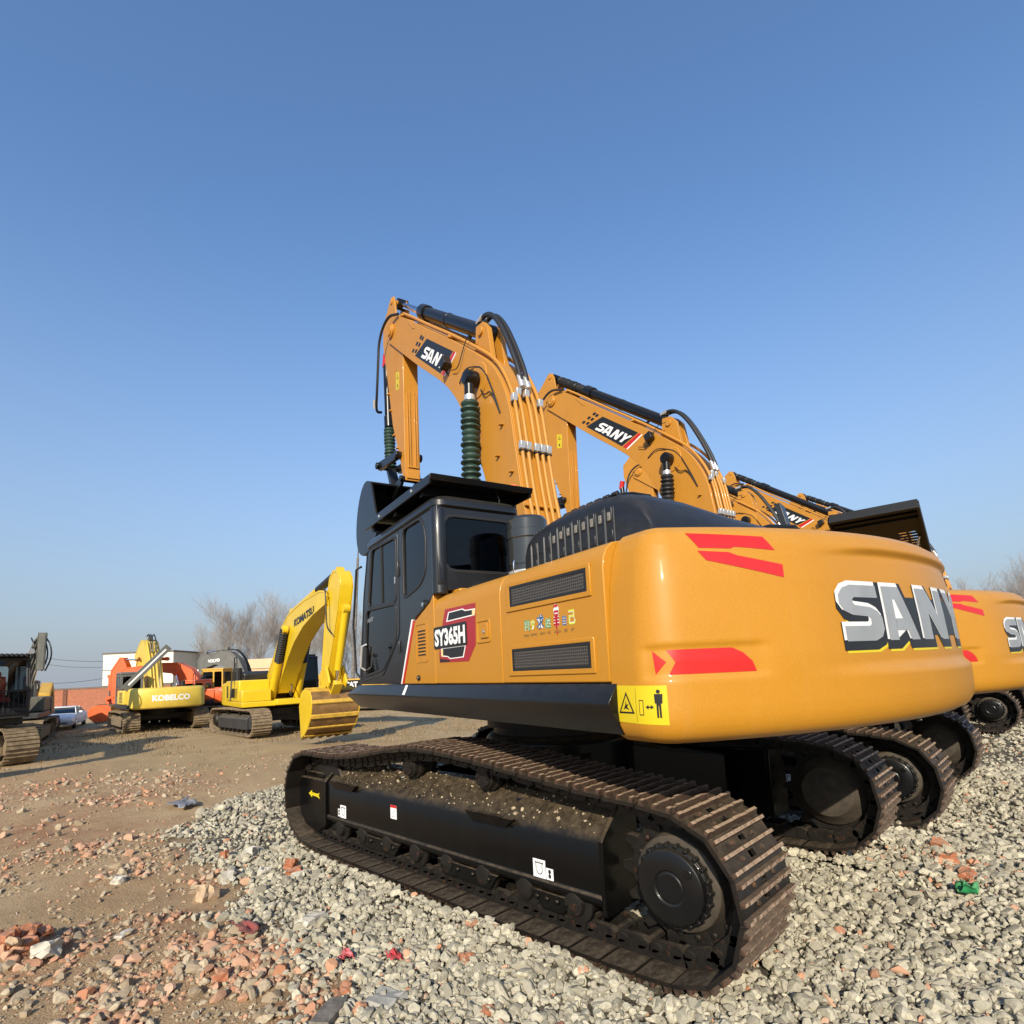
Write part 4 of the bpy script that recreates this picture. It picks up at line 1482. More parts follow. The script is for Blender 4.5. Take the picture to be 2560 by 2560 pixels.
for x in (.22, .62):
    for dx in (0, .05):
        for dy in (.06, .10):
            ob.cyl((x + dx, dy, .0), (x + dx, dy, -.012), .010, .010, 6)
    ob.cyl((x + .03, .07, .02), (x + .03, .07, .05), .012, .012, 6)
A_, B_, C_ = Vector((-1.682, -3.304, 3.30)), Vector((-2.56, -3.36, 3.30)), Vector((-2.50, -4.30, 2.80))
ux = (B_ - A_).normalized()
uy = (C_ - B_)
uy = (uy - ux * uy.dot(ux)).normalized()
uz = ux.cross(uy)
mt = Matrix.Identity(4)
for i in range(3):
    mt[i][0], mt[i][1], mt[i][2], mt[i][3] = ux[i], uy[i], uz[i], A_[i] - second.location[i]
ob.build("engine_bonnet", pmat("bonnet_inner", (.008, .008, .008), .6), second, bevel=.004, rot=mt, angle=30)
pr = MB()
pr.tube([(-1.6, -4.0, 2.3), (-1.70, -3.62, 3.2)], .015, 8)
pr.tube([(-2.2, -4.2, 2.25), (-2.46, -3.9, 3.0)], .015, 8)
pieces(pr, "bonnet_prop", STEEL, second, rot=Matrix.Translation(-second.location))

yd = MB()
yd.lathe((-2.35, -5.45, 2.30), (0, 0, 1), [(0, .30), (.03, .31), (.05, .30), (.10, .25), (.14, .16), (.155, .04)], 28, 0)
yd.lathe((-2.35, -5.45, 2.27), (0, 0, 1), [(0, .27), (.03, .29)], 28, 1)
tag(yd.build("round_cover", [YELLOW, BLACKF]), "yellow domed cover lying behind the second counterweight", "cover")


# ================================================================== machines across the yard
def c2w(x, y, z=0.0):
    """metres to the right of and ahead of the place the photographer stood -> world"""
    return Vector((CAM.x + x * -.71430 + y * .69984, CAM.y + x * -.69984 + y * -.71430, z))


C_RZ = YAW - PI / 2                              # angle of the 'to the right' axis


def site(name, x, y, hd, label, cat, group=None, z=0.0):
    return empty(name, c2w(x, y, z), C_RZ + math.radians(hd), label, cat, group)


def part(mb, nm, mat, par, bevel=.012, seg=2, angle=35, rot=None):
    return mb.build(nm, mat, par, bevel=bevel, seg=seg, angle=angle, rot=rot)


def simple_track(root, yc, L=4.3, H=.82, w=.55, mat=None, fmat=None, n=46):
    r = H / 2
    a = L / 2 - r
    loop = [(a, H), (a * .6, H - .012), (a * .2, H + .012), (-a * .3, H + .015), (-a * .7, H - .005), (-a, H - .01)]
    loop += [(-a + r * math.cos(t), r + r * math.sin(t)) for t in np.linspace(PI * .62, PI * 1.42, 7)]
    loop += [(-a, 0), (0, 0), (a, 0)] + [(a + r * math.cos(t), r + r * math.sin(t)) for t in np.linspace(-PI * .42, PI * .40, 7)]
    m = MB()
    for x, z, an, l in loop_frames(loop, n):
        ca, sa = math.cos(an), math.sin(an)
        q = [(-.52, .05), (.52, .05), (.52, .03), (.40, .028), (.36, 0), (.28, 0), (.22, .028), (-.10, .028), (-.14, 0), (-.22, 0), (-.26, .028), (-.52, .03)]
        j = random.uniform(-.008, .008)
        m.prism([(x + ca * u * l - sa * d, z + sa * u * l + ca * d) for u, d in q], yc - w / 2 + j, yc + w / 2 + j, 'y')
        m.bx(x - .05 - sa * .09, x + .05 - sa * .09, yc - .10, yc + .10, z + ca * .09 - .04, z + ca * .09 + .04)
    t = part(m, "track_chain", mat or MUDM, root, 0, angle=30)
    s = 1 if yc > 0 else -1
    f = MB()
    f.prism([(yc - .20 * s, .20), (yc + .22 * s, .20), (yc + .23 * s, .52), (yc + .08 * s, H - .2), (yc - .20 * s, H - .18)], -a * .78, a * .80, 'x')
    f.bx(a * .80, a * 1.12, yc - .15, yc + .15, .22, .55)
    fr = part(f, "track_frame", fmat or DARKM, root, .015)
    def one(nm, fn):
        k = MB()
        fn(k)
        part(k, nm, CHAINM, fr, 0)
    one("idler", lambda k: k.lathe((a, yc - .08, r), (0, 1, 0), [(0, .2), (.01, r - .08), (.15, r - .08), (.16, .2)], 24))
    one("sprocket", lambda k: k.lathe((-a, yc - .08, r), (0, 1, 0), [(0, .2), (.01, r - .09), (.15, r - .09), (.16, .2)], 18))
    one("final_drive", lambda k: k.lathe((-a, yc + (.05 if s > 0 else -.05), r), (0, s, 0), [(0, .22), (.12, .22), (.18, .17), (.19, .05)], 20))
    for i in range(7):
        x = -a * .72 + i * a * 1.44 / 6
        one("track_roller", lambda k: k.cyl((x, yc - .17, .17), (x, yc + .17, .17), .09, .09, 12))
    for x in (-a * .35, a * .3):
        one("carrier_roller", lambda k: k.cyl((x, yc - .15, H - .14), (x, yc + .15, H - .14), .07, .07, 12))
    return t


def text_on(mb, word, o, ux, uz, wd, ht, mi=0, bold=.03, lift=None):
    V, F = text2d(word, bold)
    o, ux, uz = Vector(o), Vector(ux), Vector(uz)
    mb.add([o + ux * (u * wd) + uz * (v * ht) for u, v in V], F, mi)


def rear_weight(root, U, mat, word=None, wmat=WHITE, W=1.35, R=2.75, z0=.86, z1=1.66):
    m = MB()
    rings = []
    for z, d in ((z0, .12), (z0 + .02, .05), (z0 + .07, .0), (z1 - .12, .0), (z1 - .05, .02), (z1 - .01, .07), (z1, .14)):
        P = []
        for t in np.linspace(-1, 1, 25):
            y = t * (W - d)
            k = max(0, (abs(y) - (W - d) + .25) / .25)
            P.append((-math.sqrt((R - d) ** 2 - y * y) + .22 * (1 - math.sqrt(max(0, 1 - k * k))), y, z))
        P += [(-1.35, W - d, z), (-1.35, -W + d, z)]
        rings.append(P)
    m.loft(rings)
    o = part(m, "counterweight", mat, root, 0, rot=U, angle=45)
    if word:
        t = MB()
        V, F = text2d(word, .045)
        vs = []
        for u, v in V:
            y = .62 - u * 1.24
            vs.append((-math.sqrt(R * R - y * y) - .006, y, z0 + .28 + v * .22))
        t.add(vs, F)
        t.build("maker_lettering", wmat, o, angle=0, fix=False)
    return o


def simple_cab(root, U, x0, x1, y0, y1, z0, z1, mat, slope=.12, gl=GLASSD, seat=SEATM, mesh_guard=False):
    m = MB()
    e = .06
    side = [(x1, z0), (x1, z0 + (z1 - z0) * .45), (x1 - slope, z1), (x0, z1), (x0, z0)]
    h1 = rnd([(x1 - e - .02, z0 + .30), (x1 - slope - e, z1 - .09), (x0 + (x1 - x0) * .42, z1 - .09), (x0 + (x1 - x0) * .42, z0 + .30)])
    h2 = rnd([(x0 + (x1 - x0) * .36, z0 + .50), (x0 + (x1 - x0) * .36, z1 - .09), (x0 + e, z1 - .09), (x0 + e, z0 + .50)])
    for a, b in ((y0, y0 + .035), (y1 - .035, y1)):
        plate(m, side, [h1, h2], a, b)
    plate(m, [(y0 + .036, z0), (y1 - .036, z0), (y1 - .036, z1), (y0 + .036, z1)], [rnd([(y0 + e + .03, z0 + .5), (y1 - e - .03, z0 + .5), (y1 - e - .03, z1 - .1), (y0 + e + .03, z1 - .1)])], x0, x0 + .03, 'x')
    m.bx(x0 + .03, x1, y0 + .036, y1 - .036, z0, z0 + .05)
    m.bx(x1 - .03, x1 - .002, y0 + .036, y1 - .036, z0 + .05, z0 + .24)
    for y in (y0 + .06, y1 - .06):
        m.tube([(x1 - .02, y, z0 + .2), (x1 - .02, y, z0 + (z1 - z0) * .45), (x1 - slope - .02, y, z1)], .025, 6)
    c = part(m, "cab", mat, root, .006, rot=U)
    r = MB()
    r.loft([[(x, y, z) for x, y in rectpts(x0 - .03 + d, x1 - slope + .04 - d, y0 - .02 + d, y1 + .02 - d, .06)] for z, d in ((z1 + .001, .01), (z1 + .02, 0), (z1 + .06, .01), (z1 + .085, .06))])
    part(r, "roof", mat, c, 0)
    for y in (y0 + .015, y1 - .02):
        for h in (h1, h2):
            g = MB()
            g.prism(grow(h, .005), y, y + .006)
            part(g, "window", gl, c, 0, angle=0)
    g = MB()
    g.prism(rnd([(y0 + e + .03, z0 + .5), (y1 - e - .03, z0 + .5), (y1 - e - .03, z1 - .1), (y0 + e + .03, z1 - .1)]), x0 + .012, x0 + .018, 'x')
    part(g, "window", gl, c, 0, angle=0)
    g = MB()
    zz = z0 + (z1 - z0) * .45
    g.add([(x1 - .012, y0 + .05, z0 + .2), (x1 - .012, y1 - .05, z0 + .2), (x1 - .012, y1 - .05, zz), (x1 - .012, y0 + .05, zz), (x1 - slope - .012, y1 - .05, z1), (x1 - slope - .012, y0 + .05, z1)], [(0, 1, 2, 3), (3, 2, 4, 5)])
    part(g, "windscreen", gl, c, 0, angle=0)
    s = MB()
    ym = (y0 + y1) / 2
    s.box((x0 + .42, ym, z0 + .42), (.42, .42, .14))
    s.box((x0 + .22, ym, z0 + .72), (.12, .42, .52))
    s.box((x0 + .20, ym, z0 + 1.02), (.10, .26, .14))
    part(s, "seat", seat, c, .03)
    if mesh_guard:
        b = MB()
        for i in range(9):
            y = y0 + .04 + (y1 - y0 - .08) * i / 8
            b.tube([(x1 + .02, y, z0 + .14), (x1 + .02, y, z0 + .58)], .006, 4)
        for i in range(10):
            z = z0 + .14 + .048 * i
            b.tube([(x1 + .022, y0 + .04, z), (x1 + .022, y1 - .04, z)], .006, 4)
        b.bx(x1 + .01, x1 + .035, y0, y1, z0 + .60, z0 + .64)
        b.bx(x1 + .01, x1 + .035, y0, y1, z0 + .08, z0 + .12)
        part(b, "stone_guard", BLACKF, c, 0)
    return c


def ram(root, U, p0, p1, r, mat, rodfrac=.4, boot=None):
    m = MB()
    a, b = Vector(p0), Vector(p1)
    q = a.lerp(b, 1 - rodfrac)
    m.cyl(a, q, r, r, 14, 0)
    m.lathe(a + Vector((0, -.08, 0)), (0, 1, 0), [(0, r * 1.25), (.16, r * 1.25)], 14, 0)
    if boot:
        bellows(m, q, b, 14, r * 1.15, r * .75, 12, 2)
    else:
        m.cyl(q, b, r * .55, r * .55, 12, 1)
    m.lathe(b + Vector((0, -.08, 0)), (0, 1, 0), [(0, r * 1.1), (.16, r * 1.1)], 14, 0)
    return part(m, "ram", [mat, CHROME, boot or RUBBER], root, 0, rot=U, angle=45)


def scoop(root, U, pts, y0, y1, mat, fmat, ribs=0, teeth=5, open_from=0):
    """bucket from a side outline whose first two points are the mouth"""
    m = MB()
    sh = chaikin(pts[1:] + pts[:1], 1, False)
    inn = []
    cx = sum(p[0] for p in pts) / len(pts)
    cz = sum(p[1] for p in pts) / len(pts)
    for x, z in sh:
        d = Vector((cx - x, cz - z))
        d = d.normalized() * .03
        inn.append((x + d.x, z + d.y))
    m.prism(sh + inn[::-1], y0 + .03, y1 - .03, 'y', 1)
    m.prism(sh, y0, y0 + .03, 'y', 0)
    m.prism(sh, y1 - .03, y1, 'y', 0)
    b = part(m, "bucket", [mat, fmat], root, .006, rot=U)
    if ribs:
        k = MB()
        n = len(sh)
        acc = [0]
        for i in range(n - 1):
            acc.append(acc[-1] + math.dist(sh[i], sh[i + 1]))
        for q in range(ribs):
            t = acc[-1] * (q + .7) / (ribs + .6)
            for i in range(n - 1):
                if acc[i] <= t <= acc[i + 1]:
                    f = (t - acc[i]) / (acc[i + 1] - acc[i])
                    p = Vector(sh[i]).lerp(Vector(sh[i + 1]), f)
                    d = Vector((p.x - cx, p.y - cz)).normalized()
                    tt = Vector((-d.y, d.x)) * .062
                    e = d * .035
                    k.prism([tuple(p - tt), tuple(p + tt), tuple(p + tt * .7 + e), tuple(p - tt * .7 + e)], y0 + .01, y1 - .01)
                    break
        pieces(k, "wear_plate", WORNY if fmat is BUCKM else fmat, b, .003, gap=-1)
    p0, p1 = Vector(pts[1]), Vector(pts[2])
    d = (p0 - p1).normalized()
    nn = Vector((-d.y, d.x))
    for i in range(teeth):
        y = y0 + .08 + (y1 - y0 - .16) * i / (teeth - 1)
        t = MB()
        t.prism([tuple(p0 - d * .10 + nn * .035), tuple(p0 + d * .13 + nn * .008), tuple(p0 + d * .13 - nn * .008), tuple(p0 - d * .10 - nn * .035)], y - .045, y + .045)
        part(t, "bucket_tooth", fmat, b, .004)
    return b


def arm_box(nm, root, U, pts, hw, mat, yc=0.0, rib=True):
    m = MB()
    m.prism(pts, yc - hw, yc + hw)
    o = part(m, nm, mat, root, .018, 2, rot=U)
    if rib:
        k = MB()
        g = grow(pts, -.012)
        k.ring(grow(pts, .004), grow(pts, -.05), yc + hw, yc + hw + .012)
        k.ring(grow(pts, .004), grow(pts, -.05), yc - hw - .012, yc - hw)
        part(k, "edge_flange", mat, o, .003)
    return o


def deck(root, U, mat, skirt, z=.98, W=1.3, front=1.55):
    d = MB()
    d.bx(-1.9, front, -W + .02, W - .02, z - .10, z + .06)
    d.bx(.2, front + .25, -.4, .4, z - .08, z + .10)
    part(d, "deck_frame", skirt, root, .02, rot=U)
    s = MB()
    s.lathe((0, 0, .55), (0, 0, 1), [(0, .75), (.22, .75), (.22, .55), (.36, .55)], 28)
    s.bx(-.5, .5, -1.05, 1.05, .35, .60)
    part(s, "centre_frame", DARKM, root, .02)


YARD = "older excavators standing across the yard"
# ---- big yellow excavator with its bucket on the ground
kom = site("excavator", -8.2, 19.5, -46, "bright yellow excavator standing its wide bucket on the ground", "excavator", YARD)
for s in (1, -1):
    simple_track(kom, 1.22 * s, 4.25, .84, .58, MUDM, DARKM)
U = Matrix.Rotation(math.radians(-8), 4, 'Z')
deck(kom, U, KOMY, KOMY, .98, 1.38)
rear_weight(kom, U, KOMY)
b = MB()
b.prism([(-1.32, -1.36), (1.00, -1.36), (1.00, -.42), (-1.32, -.42)], 1.041, 1.72, 'z')
b.prism([(-1.32, -.41), (-.2, -.41), (-.2, 1.36), (-1.32, 1.36)], 1.041, 1.70, 'z')
bo = part(b, "machine_body", KOMY, kom, .05, 3, rot=U)
b = MB()
b.bx(1.01, 1.5, -1.36, -.50, 1.041, 1.40)
part(b, "tool_box", KOMY, kom, .03, 2, rot=U)
k = MB()
k.bx(-1.10, -.80, -1.366, -1.355, 1.14, 1.55)
for i in range(9):
    k.bx(.45, .75, -1.366, -1.358, 1.16 + .035 * i, 1.175 + .035 * i)
part(k, "grille", BLACKF, bo, .004)
k = MB()
k.prism([(-.55, 1.06), (-.30, 1.06), (-.10, 1.74), (-.35, 1.74)], -1.367, -1.358)
part(k, "dark_stripe", GREYF, bo, 0)
h = MB()
h.prism([(-1.25, 1.71), (-.2, 1.71), (-.2, 1.95), (-.35, 2.02), (-1.1, 2.02), (-1.25, 1.95)], -1.0, .95)
part(h, "engine_bonnet", PLAST, kom, .05, 3, rot=U)
h = MB()
h.cyl((-.75, -1.05, 1.72), (-.75, -1.05, 2.15), .11, .11, 16)
h.tube([(-1.0, -1.15, 1.72), (-1.0, -1.15, 2.45), (-.95, -1.15, 2.52), (-.6, -1.15, 2.52), (-.55, -1.15, 2.45), (-.55, -1.15, 1.73)], .018, 8)
h.tube([(.3, -1.33, 1.2), (.3, -1.38, 1.9), (.3, -1.33, 2.3)], .014, 8)
h.tube([(-.1, -1.33, 1.73), (-.1, -1.33, 2.1), (.95, -1.33, 2.1), (.95, -1.33, 1.73)], .014, 8)
pieces(h, "hand_rail", BLACKF, kom, rot=U)
h = MB()
h.box((.35, -1.40, 1.32), (.05, .16, .30))
part(h, "mirror", BLACKF, kom, .015, rot=U)
simple_cab(kom, U, -.15, 1.02, .36, 1.12, 1.06, 2.36, CABB, .10, GLASSK)
r = MB()
for i in range(6):
    r.bx(-.05 + i * .17, .0 + i * .17, .40, 1.08, 2.45, 2.50)
part(r, "roof_rack", CABB, kom, .005, rot=U)
boom_pts = [(-.20, 1.25), (-.55, 1.62), (.71, 2.50), (1.6, 3.24), (1.96, 3.47), (2.5, 3.68), (3.2, 3.80), (4.2, 3.92), (5.6, 3.98), (6.05, 3.92), (6.20, 3.75), (6.05, 3.55), (5.0, 3.38), (4.11, 3.16), (3.19, 2.78), (2.5, 2.35), (1.7, 1.72), (1.25, 1.25)]
bm_o = arm_box("boom", kom, U, boom_pts, .24, KOMY)
t = MB()
text_on(t, "KOMATSU", (3.20, -.2415 - .012, 3.22), (1.95, 0, .20), (-.06, 0, 1), 1.0, .22, 0, .04)
t.build("maker_lettering", BLACKF, bm_o, angle=0, fix=False)
arm_box("stick", kom, U, [(6.22, 4.22), (6.52, 4.38), (6.80, 4.33), (6.98, 4.14), (7.02, 3.90), (6.82, 3.30), (5.85, 1.42), (5.40, 1.38), (5.80, 3.05), (6.0, 3.70)], .16, KOMY)
ram(kom, U, (2.1, 0, 3.78), (6.55, 0, 4.36), .10, KOMY, .42, None)
w_ = MB()
w_.cyl((4.75, 0, 4.125), (6.4, 0, 4.34), .105, .105, 14)
part(w_, "ram_wrap", RUBBER, kom, 0, rot=U)
ram(kom, U, (1.05, -.40, 1.05), (2.55, -.36, 3.2), .12, KOMY, .45, RUBBER)
ram(kom, U, (1.05, .40, 1.05), (2.55, .36, 3.2), .12, KOMY, .45, RUBBER)
ram(kom, U, (6.95, 0, 3.35), (6.15, 0, 1.50), .09, KOMY, .2, None)
l = MB()
l.prism([(5.9, 1.95), (6.1, 1.98), (6.35, 1.55), (6.22, 1.40), (6.0, 1.55)], -.24, -.19)
l.prism([(5.9, 1.95), (6.1, 1.98), (6.35, 1.55), (6.22, 1.40), (6.0, 1.55)], .19, .24)
l.prism([(6.2, 1.55), (6.35, 1.5), (5.9, 1.1), (5.7, 1.2)], -.12, .12)
part(l, "bucket_link", KOMY, kom, .012, rot=U)
scoop(kom, U, [(5.05, .95), (5.22, .14), (5.55, .26), (5.95, .55), (6.15, .95), (6.10, 1.28), (5.75, 1.42), (5.25, 1.36)], -.62, .64, KOMY, BUCKM, 7, 6)
hs = MB()
hs.tube(chaikin([(6.0, -.26, 3.95), (6.3, -.30, 3.95), (6.35, -.30, 3.4), (6.3, -.28, 2.95), (6.6, -.24, 2.75)], 2, False), .02, 6)
hs.tube([(.5, -.3, 1.3), (.75, -.3, 1.15), (1.0, -.2, 1.3)], .02, 6)
hs.tube(chaikin([(1.3, .1, 1.3), (1.5, .1, 1.1), (1.6, .1, 1.45), (1.3, .1, 1.7)], 2, False), .02, 6)
pieces(hs, "hydraulic_hose", RUBBER, kom, rot=U, gap=-1)

# ---- pale yellow excavator seen from behind
kob = site("excavator", -14.6, 23.2, 132, "pale yellow excavator seen from behind, its rear weight lettered in white", "excavator", YARD)
for s in (1, -1):
    simple_track(kob, 1.15 * s, 4.2, .76, .55, MUDM, MUDM)
U = Matrix.Rotation(math.radians(0), 4, 'Z')
deck(kob, U, KOBY, DARKM, .95, 1.3)
rear_weight(kob, U, KOBY, "KOBELCO", WHITE, 1.22, 2.65, .84, 1.62)
b = MB()
b.bx(-1.32, .2, -1.34, 1.34, 1.02, 1.56)
b.bx(.2, 1.3, -1.34, -.45, 1.02, 1.45)
bo = part(b, "machine_body", KOBY, kob, .04, 3, rot=U)
k = MB()
for i in range(8):
    k.bx(-1.0, -.4, 1.338, 1.348, 1.10 + .05 * i, 1.125 + .05 * i)
part(k, "louvre", BLACKF, bo, .003)
simple_cab(kob, U, .05, 1.25, .50, 1.28, 1.02, 2.20, GREYP, .12, GLASSD)
bo = arm_box("boom", kob, U, [(.25, 1.05), (.45, 1.85), (1.0, 2.85), (1.7, 3.55), (2.2, 3.72), (2.75, 3.6), (3.9, 3.1), (3.9, 2.85), (2.7, 3.0), (2.1, 2.85), (1.6, 2.3), (1.15, 1.5), (.95, 1.05)], .26, KOBY)
p = MB()
for y in (-.18, -.08, .05, .16):
    p.tube([(.20, y, 1.3), (.40, y, 1.86), (.94, y, 2.87), (1.66, y, 3.60)], .022, 6)
pieces(p, "hydraulic_pipe", KOBY, bo, gap=-1)
hs = MB()
for y in (-.1, .02, .1):
    hs.tube(chaikin([(1.1, y, 3.1), (1.2, y, 3.6), (1.7, y, 3.95), (2.1, y, 3.85)], 2, False), .025, 6)
pieces(hs, "hydraulic_hose", RUBBER, bo, gap=-1)
arm_box("stick", kob, U, [(3.55, 3.45), (3.9, 3.4), (4.15, 2.9), (3.7, 1.2), (3.45, 1.2), (3.5, 2.8)], .18, KOBY)
ram(kob, U, (1.9, 0, 3.75), (3.65, 0, 3.45), .08, GREYP, .4)
scoop(kob, U, [(3.1, .9), (3.25, .35), (3.6, .3), (3.95, .6), (3.98, 1.0), (3.7, 1.25), (3.3, 1.2)], -.55, .55, KOBY, MUDM, 4, 5)
pb = MB()
rt = Matrix.Rotation(math.radians(-48), 3, 'X')
pb.box((-1.1, .62, 2.40), (.55, 2.15, .07), rt, 0)
pb.box((-1.39, .62, 2.40), (.03, 2.15, .26), rt, 0)
pb.box((-1.407, .60, 2.42), (.012, 1.8, .06), rt, 1)
part(pb, "engine_bonnet", [GREYP, WHITE], kob, .015, rot=U)
pr = MB()
pr.tube([(-1.0, .1, 1.6), (-1.1, .15, 2.75)], .02, 6)
part(pr, "bonnet_prop", STEEL, kob, 0, rot=U)
hb = MB()
hb.cyl((-.7, -.75, 1.56), (-.7, -.75, 1.85), .09, .09, 12)
hb.tube([(-1.2, -1.1, 1.56), (-1.2, -1.1, 2.05), (-1.0, -1.1, 2.15), (-.8, -1.1, 2.05), (-.8, -1.1, 1.56)], .016, 6)
part(hb, "exhaust_pipe", BLACKF, kob, 0, rot=U)

# ---- red-orange excavator facing away to the side
ora = site("excavator", -14.5, 25.8, 184, "red orange excavator reaching its arm and curled bucket past the brick wall", "excavator", YARD)
for s in (1, -1):
    simple_track(ora, 1.1 * s, 4.0, .72, .5, MUDM, DARKM)
U = Matrix.Identity(4)
deck(ora, U, HITO, DARKM, .9, 1.25)
rear_weight(ora, U, HITO, None, WHITE, 1.25, 2.4, .8, 1.5)
b = MB()
b.bx(-1.34, .1, -1.22, 1.22, .97, 1.45)
b.bx(.1, 1.2, -1.22, -.45, .97, 1.35)
part(b, "machine_body", HITO, ora, .04, 3)
simple_cab(ora, U, -.9, .1, .42, 1.2, .97, 1.80, HITO, .12)
arm_box("boom", ora, U, [(-.35, 1.0), (-.30, 1.75), (.1, 2.35), (.7, 2.68), (1.4, 2.70), (2.9, 2.55), (3.25, 2.42), (3.05, 2.22), (1.6, 2.30), (.95, 2.20), (.55, 1.75), (.35, 1.0)], .22, HITO)
arm_box("stick", ora, U, [(2.95, 2.62), (3.12, 3.02), (3.26, 3.02), (3.62, 2.45), (3.66, 2.0), (3.52, 1.0), (3.25, .95), (3.22, 1.8), (2.95, 2.2)], .17, HITO)
ram(ora, U, (1.3, 0, 2.88), (3.15, 0, 2.92), .07, HITO, .5)
ram(ora, U, (.45, .36, 1.05), (.75, .32, 2.2), .09, HITO, .45)
ram(ora, U, (3.75, 0, 2.2), (3.75, 0, 1.25), .065, HITO, .35)
lk = MB()
lk.prism([(3.25, 1.35), (3.35, 1.4), (3.82, 1.22), (3.78, 1.12)], -.2, .2)
lk.prism([(3.75, 1.2), (3.83, 1.15), (3.75, .85), (3.65, .88)], -.12, .12)
part(lk, "bucket_link", HITO, ora, .01)
scoop(ora, U, [(3.35, .30), (4.05, .22), (4.32, .42), (4.35, .72), (4.1, .93), (3.65, .98), (3.35, .85)], -.5, .5, HITO, MUDM, 3, 5)

# ---- grey-armed excavator with a yellow cab
vol = site("excavator", -13.1, 28.4, 176, "excavator with a faded grey arched boom and a small yellow cab", "excavator", YARD)
for s in (1, -1):
    simple_track(vol, 1.1 * s, 4.0, .72, .5, MUDM, DARKM)
deck(vol, U, CATY, DARKM, .9, 1.25)
rear_weight(vol, U, GREYP, None, WHITE, 1.25, 2.4, .8, 1.6)
b = MB()
b.bx(-1.34, .6, -1.22, 1.22, .97, 1.62)
bo = part(b, "machine_body", CATY, vol, .05, 3)
k = MB()
for i in range(3):
    k.bx(-.9 + .5 * i, -.65 + .5 * i, 1.215, 1.228, 1.0, 1.6)
part(k, "dark_stripe", GREYF, bo, .003)
simple_cab(vol, U, .85, 2.05, .40, 1.22, .97, 2.32, CATY, .14)
bo = arm_box("boom", vol, U, [(.3, 1.2), (.35, 2.0), (.75, 2.85), (1.2, 3.22), (1.7, 3.30), (2.25, 3.12), (2.7, 2.75), (2.5, 2.45), (2.0, 2.62), (1.5, 2.5), (1.15, 2.0), (.95, 1.2)], .24, GREYP, -.2)
t = MB()
text_on(t, "VOLVO", (2.35, .0535, 2.70), (-1, 0, .07), (0, 0, 1), .62, .17, 0, .05)
t.build("maker_lettering", WHITE, bo, angle=0, fix=False)
hs = MB()
for i in range(5):
    y = -.4 + .09 * i
    hs.tube(chaikin([(.25, y, 1.6), (.30, y, 2.2), (.62 - .03 * i, y, 2.95), (1.0, y, 3.35), (1.3, y, 3.32)], 2, False), .022, 6)
pieces(hs, "hydraulic_hose", RUBBER, bo, gap=-1)
arm_box("stick", vol, U, [(2.35, 3.15), (2.75, 3.20), (2.95, 2.8), (2.75, 1.2), (2.5, 1.2), (2.45, 2.5)], .17, GREYP, -.2)
ram(vol, U, (1.5, -.2, 3.40), (2.6, -.2, 3.25), .07, GREYP, .5)
scoop(vol, U, [(2.1, .95), (2.3, .4), (2.6, .4), (2.9, .7), (2.9, 1.05), (2.6, 1.28), (2.3, 1.22)], -.7, .3, GREYP, MUDM, 3, 5)

# ---- amber excavator half hidden behind the yellow one
cat = site("excavator", -8.3, 31.5, 160, "amber excavator mostly hidden behind the bright yellow one", "excavator", YARD)
for s in (1, -1):
    simple_track(cat, 1.1 * s, 4.0, .72, .5, MUDM, DARKM)
deck(cat, U, CATY, DARKM, .9, 1.25)
rear_weight(cat, U, CATY, None, WHITE, 1.25, 2.4, .8, 1.62)
b = MB()
b.bx(-1.34, 1.2, -1.22, 1.22, .97, 1.58)
bo = part(b, "machine_body", CATY, cat, .05, 3)
k = MB()
k.bx(-.6, .6, 1.215, 1.226, 1.05, 1.5, 0)
text_on(k, "CAT", (.45, 1.2275, 1.12), (-1, 0, 0), (0, 0, 1), .8, .30, 1, .05)
k.build("name_plate", [BLACKF, WHITE], bo, angle=0, fix=False)
simple_cab(cat, U, 1.25, 2.2, .4, 1.2, .97, 2.0, CATY, .12)
arm_box("boom", cat, U, [(1.0, 1.0), (1.6, 1.8), (2.6, 2.1), (3.9, 1.7), (3.9, 1.5), (2.6, 1.75), (1.9, 1.5), (1.5, 1.0)], .2, CATY, -.3)

# ---- dark machines at the edge of the yard
dk = site("excavator", -13.80, 13.4, -32, "dark excavator facing the gravel with a red seat behind its windscreen", "excavator", YARD)
for s in (1, -1):
    simple_track(dk, 1.13 * s, 4.3, .86, .62, MUDM, MUDM)
deck(dk, U, DARKM, DARKM, 1.02, 1.3)
rear_weight(dk, U, DARKM, None, WHITE, 1.3, 2.5, .9, 1.7)
b = MB()
b.bx(-1.34, .4, -1.28, 1.28, 1.09, 1.65)
part(b, "machine_body", DARKM, dk, .05, 3)
simple_cab(dk, U, .75, 1.95, .46, 1.27, 1.09, 2.42, DARKM, .08, GLASSC, REDSEAT, True)
v = MB()
v.bx(.75, 2.05, .42, 1.31, 2.515, 2.56)
for i in range(9):
    v.bx(2.05, 2.10, .46 + .09 * i, .51 + .09 * i, 2.50, 2.57)
part(v, "roof_guard", DARKM, dk, .006)
lm = MB()
lm.lathe((2.05, 1.20, 2.62), (1, 0, 0), [(0, .05), (.04, .07), (.05, .065)], 14)
part(lm, "work_lamp", STEEL, dk, 0)
arm_box("boom", dk, U, [(.3, 1.1), (.6, 2.2), (1.6, 2.9), (2.3, 2.9), (4.3, 2.2), (4.2, 1.95), (2.2, 2.5), (1.3, 2.1), (.9, 1.1)], .22, DARKM, -.75)
arm_box("stick", dk, U, [(4.0, 2.5), (4.4, 2.5), (4.5, 2.0), (4.2, .8), (4.0, .8), (4.05, 2.0)], .16, DARKM, -.75)
scoop(dk, U, [(3.5, .6), (3.7, .1), (4.0, .1), (4.3, .4), (4.3, .7), (4.1, .9), (3.7, .85)], -1.2, -.3, DARKM, MUDM, 3, 5)

